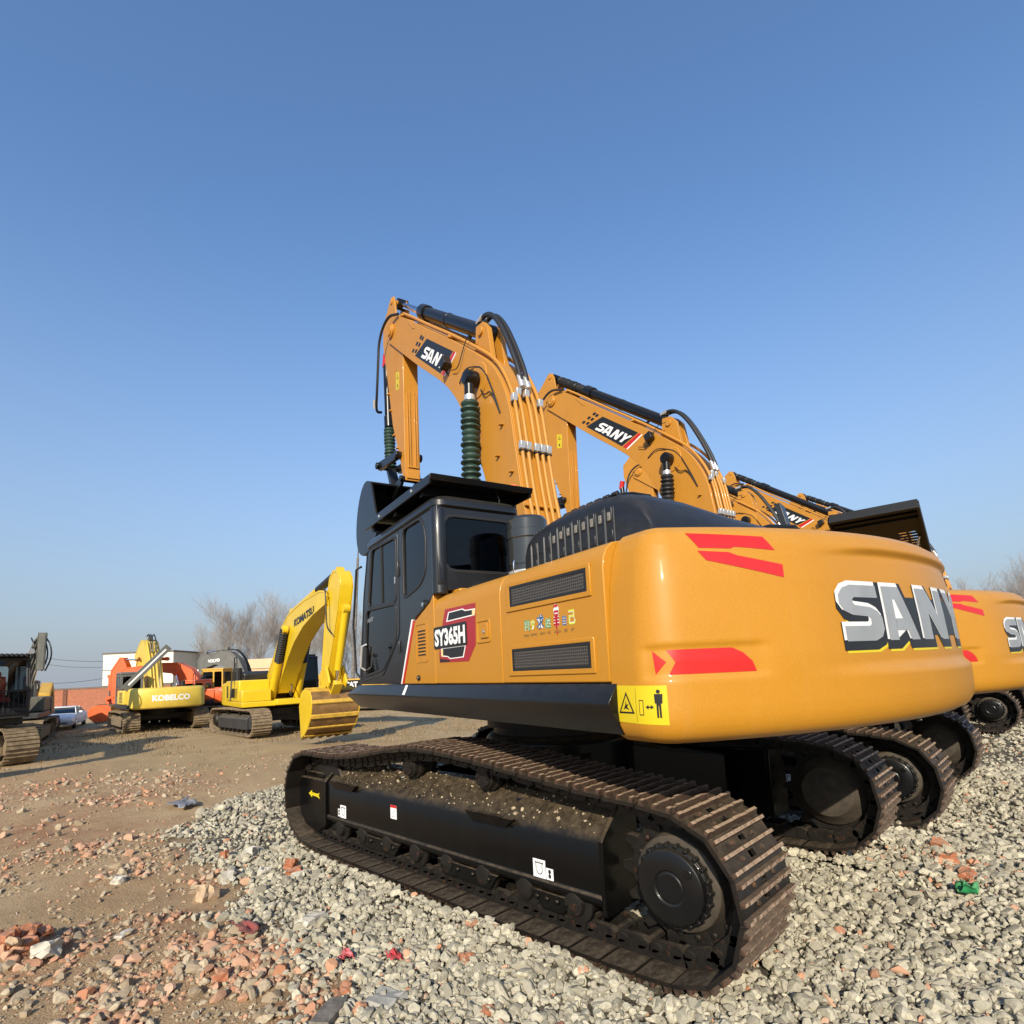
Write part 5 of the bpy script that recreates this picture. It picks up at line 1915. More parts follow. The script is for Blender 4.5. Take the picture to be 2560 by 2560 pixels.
dr = site("excavator", -16.55, 18.2, -56, "drab grey excavator holding its folded boom upright behind the dark cab", "excavator", YARD)
for s in (1, -1):
    simple_track(dr, 1.0 * s, 4.0, .80, .6, MUDM, MUDM)
deck(dr, U, DGREEN, DARKM, .95, 1.2)
rear_weight(dr, U, DGREEN, None, WHITE, 1.2, 2.4, .85, 1.5)
b = MB()
b.bx(-1.34, .4, -1.18, 1.18, 1.02, 1.5)
part(b, "machine_body", DGREEN, dr, .05, 3)
simple_cab(dr, U, .2, 1.2, -1.15, -.45, 1.02, 2.1, DARKM, .1)
bb = MB()
secs = [(.95, .70, 1.30, .52, .21), (1.7, .95, 1.45, .66, .19), (2.3, 1.20, 1.65, .84, .17), (2.9, 1.50, 1.85, 1.04, .15), (3.25, 1.65, 1.98, 1.16, .13), (3.42, 1.74, 1.95, 1.21, .09)]
bb.loft([[(x0, y - h, z), (x1, y - h, z), (x1, y + h, z), (x0, y + h, z)] for z, x0, x1, y, h in secs])
bo = part(bb, "boom", DGREEN, dr, .03)
p = MB()
for dy in (-.12, -.04, .05, .13):
    p.tube([(x1 + .03, y + dy * h / .17, z) for z, x0, x1, y, h in secs[:5]], .024, 6)
pieces(p, "hydraulic_pipe", DGREEN, bo, gap=-1)
ram(dr, U, (1.5, .28, 1.0), (1.85, .62, 2.5), .07, DGREEN, .4)
ram(dr, U, (1.5, .80, 1.0), (1.85, 1.12, 2.5), .07, DGREEN, .4)
hs = MB()
for y in (.95, 1.22, 1.30):
    hs.tube(chaikin([(1.8, y, 2.3), (2.1, y * 1.15 - .02, 2.7), (2.15, y * 1.1, 3.1), (1.95, y, 3.3)], 2, False), .02, 6)
pieces(hs, "hydraulic_hose", RUBBER, bo, gap=-1)
arm_box("stick", dr, U, [(1.85, 3.44), (2.05, 3.46), (2.15, 3.25), (2.3, 2.3), (2.2, 2.3), (2.0, 3.0)], .09, DGREEN, 1.22)

d2 = site("excavator", -19.35, 22.4, -55, "small dark cabbed excavator parked beside the white car", "excavator", YARD)
for s in (1, -1):
    simple_track(d2, .80 * s, 3.6, .66, .40, DARKM, DARKM)
deck(d2, U, CATY, DARKM, .82, .85)
rear_weight(d2, U, CATY, None, WHITE, .78, 2.0, .75, 1.30)
b = MB()
b.bx(-1.34, .3, -.78, .78, .89, 1.30)
b.bx(.3, 1.4, .58, .78, .89, 1.9)
part(b, "machine_body", CATY, d2, .04, 3)
simple_cab(d2, U, .55, 1.65, -.45, .50, .89, 2.02, DARKM, .1, GLASSD)
arm_box("boom", d2, U, [(.5, .9), (.9, 1.7), (1.6, 2.0), (2.5, 1.6), (2.5, 1.4), (1.6, 1.7), (1.1, 1.4), (.95, .9)], .16, CATY, .8)

# ---- white car
car = site("car", -20.75, 26.0, -60, "white saloon car parked by the brick wall", "car")
m = MB()
sec = []
W = .74
prof = [(2.05, .22, .42), (1.98, .18, .50), (1.3, .16, .60), (.75, .16, .66), (0, .16, .68), (-.9, .16, .68), (-1.6, .17, .68), (-2.0, .20, .62), (-2.08, .26, .5)]
m.loft([[(x, y * W, z) for y, z in ((-.92, z0), (-1, z0 + .10), (-1, z1 - .12), (-.93, z1 - .02), (-.6, z1), (.6, z1), (.93, z1 - .02), (1, z1 - .12), (1, z0 + .10), (.92, z0))] for x, z0, z1 in prof])
part(m, "body", PINKG, car, .02, 2, 50)
m = MB()
m.loft([[(x0 + dx * 0, y, z) for y, z in ((-w0, z0), (-w1, z1), (w1, z1), (w0, z0))] for x0, dx, w0, w1, z0, z1 in ((.80, 0, .66, .64, .66, .665), (.25, 0, .67, .54, .67, .90), (-.2, 0, .67, .53, .67, .93), (-.9, 0, .67, .52, .67, .90), (-1.55, 0, .64, .60, .67, .69))])
g = part(m, "cabin_glass", GLASSK, car, .02, 2, 40)
m = MB()
m.loft([[(x, y, z) for y, z in ((-w, z0), (-w + .03, z0 + .02), (w - .03, z0 + .02), (w, z0))] for x, w, z0 in ((.28, .53, .897), (-.2, .54, .932), (-.92, .52, .90))])
for y in (-1, 1):
    m.tube([(.82, .655 * y, .665), (.27, .55 * y, .905)], .022, 6)
    m.tube([(-.9, .53 * y, .90), (-1.56, .62 * y, .69)], .03, 6)
    m.tube([(-.3, .675 * y, .67), (-.3, .54 * y, .93)], .02, 6)
    m.box((.62, .80 * y, .70), (.10, .13, .08))
part(m, "roof", PINKG, car, .01)
for y in (-1, 1):
    h = MB()
    h.sphere((1.93, .56 * y, .47), .12, 8, sc=(.5, 1.1, .45))
    part(h, "headlight", STEEL, car, 0)
    for x in (1.30, -1.30):
        w_ = MB()
        w_.lathe((x, .60 * y, .235), (0, y, 0), [(0, .20), (.01, .235), (.13, .235), (.145, .21)], 24, 0)
        w_.lathe((x, .745 * y, .235), (0, y, 0), [(0, .15), (.006, .14), (.01, .05)], 16, 1)
        part(w_, "wheel", [RUBBER, STEEL], car, 0)
h = MB()
h.bx(2.045, 2.06, -.18, .18, .33, .40)
part(h, "number_plate", pmat("plate_green", (.10, .35, .16), .4), car, 0)
h = MB()
h.bx(1.98, 2.05, -.55, .55, .225, .29)
part(h, "grille", BLACKF, car, .01)

# ---- white truck behind the machines
tr = site("truck", -19.9, 36, -88, "white truck cab showing between the orange arm and the yellow machines", "truck")
m = MB()
m.prism([(1.2, .45), (1.25, 1.3), (1.05, 2.45), (-.6, 2.5), (-.6, .45)], -.95, .95)
part(m, "cab", PINKG, tr, .06, 3)
m = MB()
m.add([(1.262, -.82, 1.38), (1.262, .82, 1.38), (1.105, .78, 2.15), (1.105, -.78, 2.15)], [(0, 1, 2, 3)])
m.bx(.1, .95, -.956, -.951, 1.4, 2.1)
m.bx(.1, .95, .951, .956, 1.4, 2.1)
part(m, "window", GLASSK, tr, 0, angle=0)
m = MB()
m.bx(-5.2, -.75, -1.0, 1.0, .9, 2.62)
part(m, "box_body", PINKG, tr, .02)
m = MB()
m.bx(-5.2, 1.1, -.4, .4, .55, .85)
part(m, "chassis", DARKM, tr, .02)
for x in (.45, -3.4, -4.4):
    for y in (-1, 1):
        w_ = MB()
        w_.lathe((x, .60 * y, .42), (0, y, 0), [(0, .38), (.01, .42), (.28, .42), (.3, .36)], 20)
        part(w_, "wheel", RUBBER, tr, 0)
m = MB()
m.bx(1.2, 1.28, -.9, .9, .4, .68)
part(m, "bumper", GREYP, tr, .02)

# ---- tan site cabin
cb = site("site_cabin", -15.1, 34.5, 0, "flat tan cabin roof showing above the yellow bonnet", "cabin")
m = MB()
m.bx(-.75, .85, -.7, .7, 0, 2.42)
part(m, "wall", pmat("tan_sheet", (.62, .42, .25), .6, var=.1), cb, .02)
m = MB()
m.bx(-.80, .90, -.76, .76, 2.425, 3.0)
part(m, "roof", pmat("tan_sheet_roof", (.66, .45, .26), .6, var=.1), cb, .02)
m = MB()
m.bx(-.35, .45, -.712, -.702, 1.2, 1.9)
part(m, "window", GLASSK, cb, .004)

# ---- brick wall, white building, pole, wires
wl = site("brick_wall", -31.2, 38.6, -2, "low red brick wall with dark piers across the back of the yard", "wall")
BR = pmat("red_brick", (0.33, 0.105, 0.05), .85, var=.25, vscale=3)
t = BR.node_tree
bt = N(t, "ShaderNodeTexBrick")
bt.inputs["Color1"].default_value = (.36, .115, .055, 1)
bt.inputs["Color2"].default_value = (.27, .085, .042, 1)
bt.inputs["Mortar"].default_value = (.30, .22, .16, 1)
bt.inputs["Scale"].default_value = 4.2
bt.inputs["Mortar Size"].default_value = .012
mp = N(t, "ShaderNodeMapping")
mp.inputs["Rotation"].default_value = (PI / 2, 0, 0)
tc = N(t, "ShaderNodeTexCoord")
t.links.new(tc.outputs["Object"], mp.inputs[0])
t.links.new(mp.outputs[0], bt.inputs["Vector"])
t.links.new(bt.outputs[0], t.nodes["Principled BSDF"].inputs["Base Color"])
m = MB()
m.bx(-7, 8, -.12, .12, -.1, 1.72)
part(m, "brickwork", BR, wl, 0)
m = MB()
m.bx(-7.05, 8.05, -.17, .17, 1.725, 1.83)
part(m, "coping", pmat("grey_coping", (.16, .13, .11), .9, var=.3), wl, .01)
for x in (-5.4, -2.1, .75, 3.95, 7.1):
    m = MB()
    m.bx(x - .14, x + .14, -.18, -.122, -.1, 1.70)
    part(m, "pier", pmat("dark_brick_pier", (.16, .065, .04), .9, var=.3) if x == -5.4 else bpy.data.materials["dark_brick_pier"], wl, .01)

bl = site("building", -38.2, 57.5, 4, "cream flat-roofed building rising above the brick wall", "building")
CR = pmat("cream_render", (.72, .68, .55), .8, var=.06)
m = MB()
m.bx(-2.1, 4.5, -2.2, 3.5, -.2, 5.0)
bo = part(m, "wall", CR, bl, .02)
m = MB()
m.bx(-2.2, 4.6, -2.3, 3.6, 5.005, 5.14)
part(m, "roof", pmat("dark_roof_edge", (.14, .13, .12), .8), bl, .01)
m = MB()
for z in (3.4, 1.9):
    m.bx(-2.13, 4.5, -2.225, -2.202, z, z + .07)
    m.bx(-2.125, -2.102, -2.2, 3.5, z, z + .07)
part(m, "floor_band", bpy.data.materials["dark_roof_edge"], bl, 0)
for y in (-1.2, .4, 2.0):
    m = MB()
    m.bx(-2.115, -2.102, y, y + .6, 2.3, 2.9)
    part(m, "window", GLASSK, bl, 0)

po = site("lamp_pole", -11.2, 40, 0, "tall thin weathered pole standing beside the black cab", "pole")
m = MB()
m.tube([(-.32, 0, -.2), (-.22, 0, 2), (.02, 0, 6), (.25, 0, 10.2)], [.14, .13, .11, .09], 10)
part(m, "post", pmat("weathered_pole", (.20, .18, .16), .9, var=.5, vscale=6), po, 0)
m = MB()
m.tube([(.25, 0, 10.2), (.30, 0, 10.9), (.55, -.2, 11.3), (1.2, -.5, 11.4)], .05, 8)
m.box((1.4, -.6, 11.4), (.5, .18, .10))
part(m, "lamp_arm", GREYP, po, .01)

for i, (p0, p1, sag) in enumerate((((-60, 70, 6.2), (-38.5, 59, 4.6), .5), ((-60, 72, 5.2), (-38.5, 59, 4.2), .5), ((-52, 62, 2.6), (-38.6, 57, 3.2), .35))):
    a, b_ = c2w(*p0), c2w(*p1)
    m = MB()
    m.tube([a.lerp(b_, k / 10) - Vector((0, 0, sag * 4 * (k / 10) * (1 - k / 10))) for k in range(11)], .022, 5)
    tag(m.build("power_line", RUBBER), ("upper", "middle", "lowest")[i] + " dark wire running to the cream building", "wire", "wires to the cream building")
# ================================================================== ground
def lattice(ix, iy, seed):
    h = (ix.astype(np.int64) * 374761393 + iy.astype(np.int64) * 668265263 + seed * 1442695041) & 0x7fffffff
    h = ((h ^ (h >> 13)) * 1274126177) & 0x7fffffff
    return ((h ^ (h >> 16)) & 0xffff) / 65535.0


def vnoise(x, y, s, seed):
    x, y = x / s, y / s
    ix, iy = np.floor(x), np.floor(y)
    fx, fy = x - ix, y - iy
    fx, fy = fx * fx * (3 - 2 * fx), fy * fy * (3 - 2 * fy)
    a, b = lattice(ix, iy, seed), lattice(ix + 1, iy, seed)
    c, d = lattice(ix, iy + 1, seed), lattice(ix + 1, iy + 1, seed)
    return (a + (b - a) * fx) + ((c + (d - c) * fx) - (a + (b - a) * fx)) * fy


def sstep(v, a, b):
    t = np.clip((v - a) / (b - a), 0, 1)
    return t * t * (3 - 2 * t)


GB = np.array([(-30, 4.5), (-6, 3.4), (-3, 2.95), (-1.7, 2.85), (-.96, 2.72), (-.35, 2.70), (.24, 2.58), (.73, 2.60), (1.74, 2.42), (2.6, 2.40), (3.9, 2.2), (4.7, 1.8), (5.2, 1.1), (5.7, -.5), (6.4, -5), (9, -30)])


def gravel_mask(x, y):
    yb = np.interp(x, GB[:, 0], GB[:, 1])
    yb = np.where(x > 5.0, np.interp(x, [5, 5.3, 5.6, 6.2, 7, 9, 12], [1.6, 1.0, 0, -4, -9, -20, -60]), yb)
    n = (vnoise(x, y, .5, 3) - .5) * .5 + (vnoise(x, y, .14, 4) - .5) * .22
    return sstep(yb + n - y, -.16, .16)


BRICKS = [(.35, 2.95, .35, 1), (1.25, 3.0, .35, .9), (1.35, 3.75, .38, 1), (1.95, 2.5, .30, .8), (.0, 2.75, .3, .7), (-.6, 2.75, .25, .8), (2.9, 2.8, .5, .6), (4.4, 2.9, .8, .7), (5.6, 3.4, .9, .8), (6.8, 2.2, 1.0, .7), (4.0, 4.4, .8, .6), (7.5, 4.5, 1.4, .6), (9.5, 3.0, 1.6, .7), (8.2, 1.0, 1.4, .6), (.2, 3.35, .3, .8), (-2.7, -1.4, .35, .8), (-2.9, -.9, .25, .5), (11, 2, 1.8, .4), (5.5, 5.5, 1.2, .4)]


def brick_mask(x, y):
    m = np.zeros_like(x)
    for bx_, by_, r, k in BRICKS:
        m = np.maximum(m, k * np.exp(-((x - bx_) ** 2 + (y - by_) ** 2) / (2 * (r * .75) ** 2)))
    return np.clip(m * (.5 + vnoise(x, y, .25, 8)), 0, 1)


def far_of(x, y):
    return (x - CAM.x) * .69984 + (y - CAM.y) * -.71430


def gh(x, y):
    d = np.hypot(x - CAM.x, y - CAM.y)
    z = (vnoise(x, y, 2.3, 1) - .5) * .05 + (vnoise(x, y, .8, 2) - .5) * .03
    z = z * sstep(d, 1, 4) + (vnoise(x, y, .30, 5) - .5) * .022 + (vnoise(x, y, .11, 6) - .5) * .012 * (1 - sstep(d, 10, 20)) + (vnoise(x, y, .04, 7) - .5) * .007 * (1 - sstep(d, 6, 10))
    z = z - .07 * sstep(-y, 1.8, 3.6) - .05 * sstep(-y, 5, 11) - .02
    for hx, hy, r, k in ((1.40, 3.80, .36, .10), (1.5, 4.1, .3, .07), (.4, 2.9, .3, .03)):
        z = z + k * np.exp(-((x - hx) ** 2 + (y - hy) ** 2) / (2 * (r * .6) ** 2))
    ins = (np.abs(np.abs(y) - 1.295) < .31) & (np.abs(x) < 2.6)
    z = np.where(ins, np.minimum(z, -.03), z)
    return z


ang = np.concatenate([np.linspace(-62, 62, 640), np.linspace(66, 294, 58)])
ang = np.radians(ang) + YAW
rad = np.concatenate([[.3], 1.3 * 1.0165 ** np.arange(0, 250)])
rad = np.concatenate([rad, rad[-1] * 1.06 ** np.arange(1, 42)])
A, Rr = np.meshgrid(ang, rad)
X, Y = CAM.x + Rr * np.cos(A), CAM.y + Rr * np.sin(A)
Z = gh(X, Y)
V = np.stack([X.ravel(), Y.ravel(), Z.ravel()], 1)
nr, na = X.shape
ii = np.arange(nr - 1)[:, None] * na
jj = np.arange(na)[None, :]
j2 = (np.arange(na) + 1) % na
F = np.stack([ii + jj, ii + j2[None, :], ii + na + j2[None, :], ii + na + jj], -1).reshape(-1, 4)[:, ::-1]


def np_mesh(name, V, F, smooth_=True):
    me = bpy.data.meshes.new(name)
    k = F.shape[1]
    me.vertices.add(len(V))
    me.vertices.foreach_set("co", V.astype(np.float32).ravel())
    me.loops.add(F.size)
    me.loops.foreach_set("vertex_index", F.astype(np.int32).ravel())
    me.polygons.add(len(F))
    me.polygons.foreach_set("loop_start", np.arange(0, F.size, k, dtype=np.int32))
    me.polygons.foreach_set("use_smooth", np.full(len(F), smooth_))
    me.update(calc_edges=True)
    return me


def fattr(me, name, arr):
    a = me.attributes.new(name, 'FLOAT', 'POINT')
    a.data.foreach_set("value", arr.astype(np.float32).ravel())


me = np_mesh("ground", V, F)
fattr(me, "gravel", gravel_mask(X, Y))
fattr(me, "brick", brick_mask(X, Y))
FD = far_of(X, Y)
fattr(me, "turf", sstep(FD + (vnoise(X, Y, 2.5, 12) - .5) * 5, 9.5, 14) * sstep(-gravel_mask(X, Y), -.5, 0))


def ground_mat():
    m = bpy.data.materials.new("ground")
    m.use_nodes = True
    t = m.node_tree
    b = t.nodes["Principled BSDF"]
    b.inputs["Roughness"].default_value = .95
    b.inputs["Specular IOR Level"].default_value = .15
    tc = N(t, "ShaderNodeTexCoord")

    def noise(sc, det=6, r=.65):
        n = N(t, "ShaderNodeTexNoise")
        n.inputs["Scale"].default_value, n.inputs["Detail"].default_value, n.inputs["Roughness"].default_value = sc, det, r
        t.links.new(tc.outputs["Object"], n.inputs["Vector"])
        return n.outputs["Fac"]

    def rng(s, a, c, top=1.0):
        r = N(t, "ShaderNodeMapRange")
        r.inputs[1].default_value, r.inputs[2].default_value, r.inputs[4].default_value = a, c, top
        t.links.new(s, r.inputs[0])
        return r.outputs[0]

    def mix(a, c, f):
        x = N(t, "ShaderNodeMix", data_type='RGBA')
        for i, q in ((6, a), (7, c)):
            if isinstance(q, tuple):
                x.inputs[i].default_value = (*q, 1)
            else:
                t.links.new(q, x.inputs[i])
        t.links.new(f, x.inputs[0])
        return x.outputs[2]

    def attr(n):
        a = N(t, "ShaderNodeAttribute", attribute_name=n)
        return a.outputs["Fac"]

    def mul(a, c):
        x = N(t, "ShaderNodeMath", operation='MULTIPLY')
        t.links.new(a, x.inputs[0])
        t.links.new(c, x.inputs[1])
        return x.outputs[0]
    dirt = mix((.44, .295, .16), (.54, .39, .225), rng(noise(1.1), .35, .65))
    dirt = mix(dirt, (.29, .195, .108), rng(noise(6, 8, .7), .55, .75, .7))
    dirt = mix(dirt, (.42, .34, .23), rng(noise(38, 4, .7), .60, .70, .6))
    red = mix((.40, .155, .075), (.30, .17, .10), rng(noise(17, 6, .75), .35, .65))
    dirt = mix(dirt, red, mul(attr("brick"), rng(noise(9, 7, .75), .36, .58)))
    turf = mix((.47, .345, .19), (.35, .25, .135), rng(noise(.9, 8, .7), .35, .65))
    turf = mix(turf, (.54, .41, .24), rng(noise(7, 8, .75), .54, .70, .8))
    dirt = mix(dirt, turf, mul(attr("turf"), rng(noise(.55, 6, .7), .22, .5)))
    v = N(t, "ShaderNodeTexVoronoi")
    v.inputs["Scale"].default_value = 17
    t.links.new(tc.outputs["Object"], v.inputs["Vector"])
    sp = N(t, "ShaderNodeSeparateColor")
    t.links.new(v.outputs["Color"], sp.inputs[0])
    gr = mix((.10, .088, .068), (.26, .23, .18), sp.outputs[0])  # base and cell gaps darkened: shade between the stones painted in
    gr = mix(gr, (.10, .085, .065), rng(v.outputs["Distance"], .42, .70, .9))
    col = mix(dirt, gr, attr("gravel"))
    t.links.new(col, b.inputs["Base Color"])
    h = N(t, "ShaderNodeMath", operation='MULTIPLY_ADD')
    t.links.new(v.outputs["Distance"], h.inputs[0])
    sub = N(t, "ShaderNodeMath", operation='MULTIPLY')
    t.links.new(attr("gravel"), sub.inputs[0])
    sub.inputs[1].default_value = -1.2
    t.links.new(sub.outputs[0], h.inputs[1])
    ad = N(t, "ShaderNodeMath", operation='ADD')
    t.links.new(noise(14, 8, .75), ad.inputs[0])
    t.links.new(noise(70, 5, .7), ad.inputs[1])
    t.links.new(ad.outputs[0], h.inputs[2])
    bp = N(t, "ShaderNodeBump")
    bp.inputs["Strength"].default_value = .9
    bp.inputs["Distance"].default_value = .03
    t.links.new(h.outputs[0], bp.inputs["Height"])
    t.links.new(bp.outputs[0], b.inputs["Normal"])
    return m


me.materials.append(ground_mat())
go = bpy.data.objects.new("ground", me)
COL.objects.link(go)
tag(go, "dusty yard of gravel, brick rubble and bare earth", "ground", kind="structure")

# ------------------------------------------------------------------ stones
_t = (1 + 5 ** .5) / 2
ICO = np.array([(-1, _t, 0), (1, _t, 0), (-1, -_t, 0), (1, -_t, 0), (0, -1, _t), (0, 1, _t), (0, -1, -_t), (0, 1, -_t), (_t, 0, -1), (_t, 0, 1), (-_t, 0, -1), (-_t, 0, 1)]) / math.sqrt(1 + _t * _t)
ICF = np.array([(0, 11, 5), (0, 5, 1), (0, 1, 7), (0, 7, 10), (0, 10, 11), (1, 5, 9), (5, 11, 4), (11, 10, 2), (10, 7, 6), (7, 1, 8), (3, 9, 4), (3, 4, 2), (3, 2, 6), (3, 6, 8), (3, 8, 9), (4, 9, 5), (2, 4, 11), (6, 2, 10), (8, 6, 7), (9, 8, 1)])


def finer(V, F):
    V, cache, out = [tuple(v) for v in V], {}, []

    def mid(a, b):
        k = (min(a, b), max(a, b))
        if k not in cache:
            m = (np.array(V[a]) + np.array(V[b])) / 2
            V.append(tuple(m / np.linalg.norm(m)))
            cache[k] = len(V) - 1
        return cache[k]
    for a, b, c in F:
        ab, bc, ca = mid(a, b), mid(b, c), mid(c, a)
        out += [(a, ab, ca), (b, bc, ab), (c, ca, bc), (ab, bc, ca)]
    return np.array(V), np.array(out)


IC2V, IC2F = finer(ICO, ICF)


def stones(name, P, rad_, tone, hue, mat, squash=(.55, .95), jit=.26, sink=.35, fine=False):
    """broken stones: a ball cut by random flats, squashed, turned and half sunk"""
    n = len(P)
    BV, BF = (IC2V, IC2F) if fine else (ICO, ICF)
    nv = len(BV)
    if fine:
        V = np.repeat(BV[None], n, 0) * (1 + RNG.uniform(-jit * .22, jit * .22, (n, nv, 1)))
        for _ in range(8):
            d = RNG.normal(0, 1, (n, 1, 3))
            d /= np.linalg.norm(d, axis=2, keepdims=True)
            c = RNG.uniform(.34, .72, (n, 1, 1))
            V -= np.maximum(0, (V * d).sum(2, keepdims=True) - c) * d * .96
        V *= 1.28
    else:
        V = np.repeat(BV[None], n, 0) * (1 + RNG.uniform(-jit, jit, (n, nv, 1)))
        V += RNG.uniform(-jit * .35, jit * .35, (n, nv, 3))
    V *= np.stack([RNG.uniform(.8, 1.3, n), RNG.uniform(.7, 1.0, n), RNG.uniform(*squash, n)], 1)[:, None]
    a, b, c = RNG.uniform(0, 2 * PI, n), RNG.normal(0, .35, n), RNG.normal(0, .35, n)
    ca, sa, cb, sb, cc, sc = np.cos(a), np.sin(a), np.cos(b), np.sin(b), np.cos(c), np.sin(c)
    x, y, z = V[..., 0], V[..., 1], V[..., 2]
    y, z = y * cc[:, None] - z * sc[:, None], y * sc[:, None] + z * cc[:, None]
    x, z = x * cb[:, None] + z * sb[:, None], -x * sb[:, None] + z * cb[:, None]
    x, y = x * ca[:, None] - y * sa[:, None], x * sa[:, None] + y * ca[:, None]
    V = np.stack([x, y, z], -1) * rad_[:, None, None]
    ctr = P.copy()
    ctr[:, 2] += rad_ * sink
    V += ctr[:, None]
    F = (BF[None] + nv * np.arange(n)[:, None, None]).reshape(-1, 3)
    me = np_mesh(name, V.reshape(-1, 3), F, fine)
    if fine:
        me.set_sharp_from_angle(angle=math.radians(17))
    fattr(me, "tone", np.repeat(tone, nv))
    fattr(me, "hue", np.repeat(hue, nv))
    me.materials.append(mat)
    o = bpy.data.objects.new(name, me)
    COL.objects.link(o)
    return o


def stone_mat(name, dark, light, red, red2):
    m = bpy.data.materials.new(name)
    m.use_nodes = True
    t = m.node_tree
    b = t.nodes["Principled BSDF"]
    b.inputs["Roughness"].default_value = .92
    b.inputs["Specular IOR Level"].default_value = .2
    tc = N(t, "ShaderNodeTexCoord")

    def attr(n):
        return N(t, "ShaderNodeAttribute", attribute_name=n).outputs["Fac"]

    def mix(a, c, f):
        x = N(t, "ShaderNodeMix", data_type='RGBA')
        for i, q in ((6, a), (7, c)):
            if isinstance(q, tuple):
                x.inputs[i].default_value = (*q, 1)
            else:
                t.links.new(q, x.inputs[i])
        t.links.new(f, x.inputs[0])
        return x.outputs[2]
    n = N(t, "ShaderNodeTexNoise")
    n.inputs["Scale"].default_value, n.inputs["Detail"].default_value = 55, 4
    t.links.new(tc.outputs["Object"], n.inputs["Vector"])
    r = N(t, "ShaderNodeMapRange")
    r.inputs[1].default_value, r.inputs[2].default_value = .42, .68
    t.links.new(n.outputs["Fac"], r.inputs[0])
    g = mix(dark, light, attr("tone"))
    g2 = mix(g, tuple(c * .62 for c in light), r.outputs[0])
    rr = mix(red, red2, attr("tone"))
    t.links.new(mix(g2, rr, attr("hue")), b.inputs["Base Color"])
    bp = N(t, "ShaderNodeBump")
    bp.inputs["Strength"].default_value, bp.inputs["Distance"].default_value = .5, .006
    t.links.new(n.outputs["Fac"], bp.inputs["Height"])
    t.links.new(bp.outputs[0], b.inputs["Normal"])
    MATS[name] = m
    return m


GRAV = stone_mat("gravel_stone", (.165, .148, .115), (.55, .50, .375), (.46, .19, .10), (.50, .27, .16))
RUBB = stone_mat("rubble_stone", (.24, .175, .11), (.48, .39, .27), (.40, .175, .095), (.52, .32, .215))


def in_view(x, y, pad=1.12):
    d = np.stack([x - CAM.x, y - CAM.y, np.full_like(x, -CAM.z)], -1)
    R3 = np.array([_right, _up, _f])
    q = d @ R3.T
    u, v = q[:, 0] / np.maximum(q[:, 2], .1) * 1410.87 / 1280, (q[:, 1] / np.maximum(q[:, 2], .1) * 1410.87 + (1280 - 1508.33)) / 1280
    return (q[:, 2] > 1) & (np.abs(u) < pad) & (v > -pad * 1.02), q[:, 2]


def scatter(dens_fn, d0, d1, dmax):
    half = math.radians(47)
    area = half * (d1 * d1 - d0 * d0)
    n = int(area * dmax)
    a = RNG.uniform(-half, half, n) + YAW
    r = np.sqrt(RNG.uniform(d0 * d0, d1 * d1, n))
    x, y = CAM.x + r * np.cos(a), CAM.y + r * np.sin(a)
    ok, dep = in_view(x, y)
    keep = ok & (RNG.random(n) < dens_fn(x, y))
    return x[keep], y[keep]


def under_track(x, y):
    a = np.zeros(len(x), bool)
    for cy_ in (1.295, -1.295, -2.585, -5.175):
        a |= (np.abs(y - cy_) < .335) & (np.abs(x) < 2.02)
    return a


gx, gy = [], []
for d0, d1, dm in ((2.2, 4.2, 2000), (4.2, 6.5, 1250), (6.5, 11, 480), (11, 18, 110)):
    x, y = scatter(gravel_mask, d0, d1, dm)
    gx.append(x)
    gy.append(y)
for sgn, yy in ((1, 1.60), (1, -1.0), (-1, 1.0), (-1, -1.60)):   # stones pushed up along the edges of the shoes
    n = 420
    gx.append(RNG.uniform(-2.3, 2.35, n))
    gy.append(yy + sgn * np.abs(RNG.normal(0.0, .05, n)) + sgn * .035)
gx, gy = np.concatenate(gx), np.concatenate(gy)
k = ~under_track(gx, gy)
gx, gy = gx[k], gy[k]
dd = np.hypot(gx - CAM.x, gy - CAM.y)
gr_ = np.clip(RNG.lognormal(math.log(.0160), .40, len(gx)),   .008, .045) * (1 + .035 * np.maximum(0, dd - 4))
edge = np.minimum(np.abs(np.abs(gy - 1.295) - .34), np.abs(np.abs(gy + 1.295) - .34)) < .10
gz = gh(gx, gy) + np.where(edge & (np.abs(gx) < 2.3), .032, 0) + RNG.uniform(-.008, .012, len(gx))
hue = (RNG.random(len(gx)) < .018 + .25 * brick_mask(gx, gy)) * RNG.uniform(.6, 1, len(gx))
tag(stones("gravel", np.stack([gx, gy, gz], 1), gr_, np.clip(RNG.beta(1.5, 1.3, len(gx)), 0, 1), hue, GRAV, fine=True), "pale grey crushed gravel spread under the row of excavators", "gravel", kind="stuff")

rx, ry = [], []
for d0, d1, dm in ((2.0, 4.5, 2400), (4.5, 8, 900), (8, 14, 200), (14, 24, 20)):
    x, y = scatter(lambda x, y: (1 - gravel_mask(x, y)) * np.clip(.02 + (.85 * brick_mask(x, y) + .30 * sstep(vnoise(x, y, .35, 21), .5, .8)) * (.25 + .9 * sstep(vnoise(x, y, 1.3, 23), .3, .62)), 0, 1), d0, d1, dm)
    rx.append(x)
    ry.append(y)
rx, ry = np.concatenate(rx), np.concatenate(ry)
bm_k = brick_mask(rx, ry)
dd = np.hypot(rx - CAM.x, ry - CAM.y)
rr_ = np.clip(RNG.lognormal(math.log(.0068), .62, len(rx)) * (1 + .9 * bm_k), .003, .042) * (1 + .05 * np.maximum(0, dd - 3))
hue = (RNG.random(len(rx)) < .10 + .62 * bm_k) * RNG.uniform(.55, 1, len(rx))
tag(stones("rubble", np.stack([rx, ry, gh(rx, ry)], 1), rr_, RNG.random(len(rx)), hue, RUBB, (.5, .9), .32, .25, True), "crumbled brick and clods scattered over the bare earth", "rubble", kind="stuff")


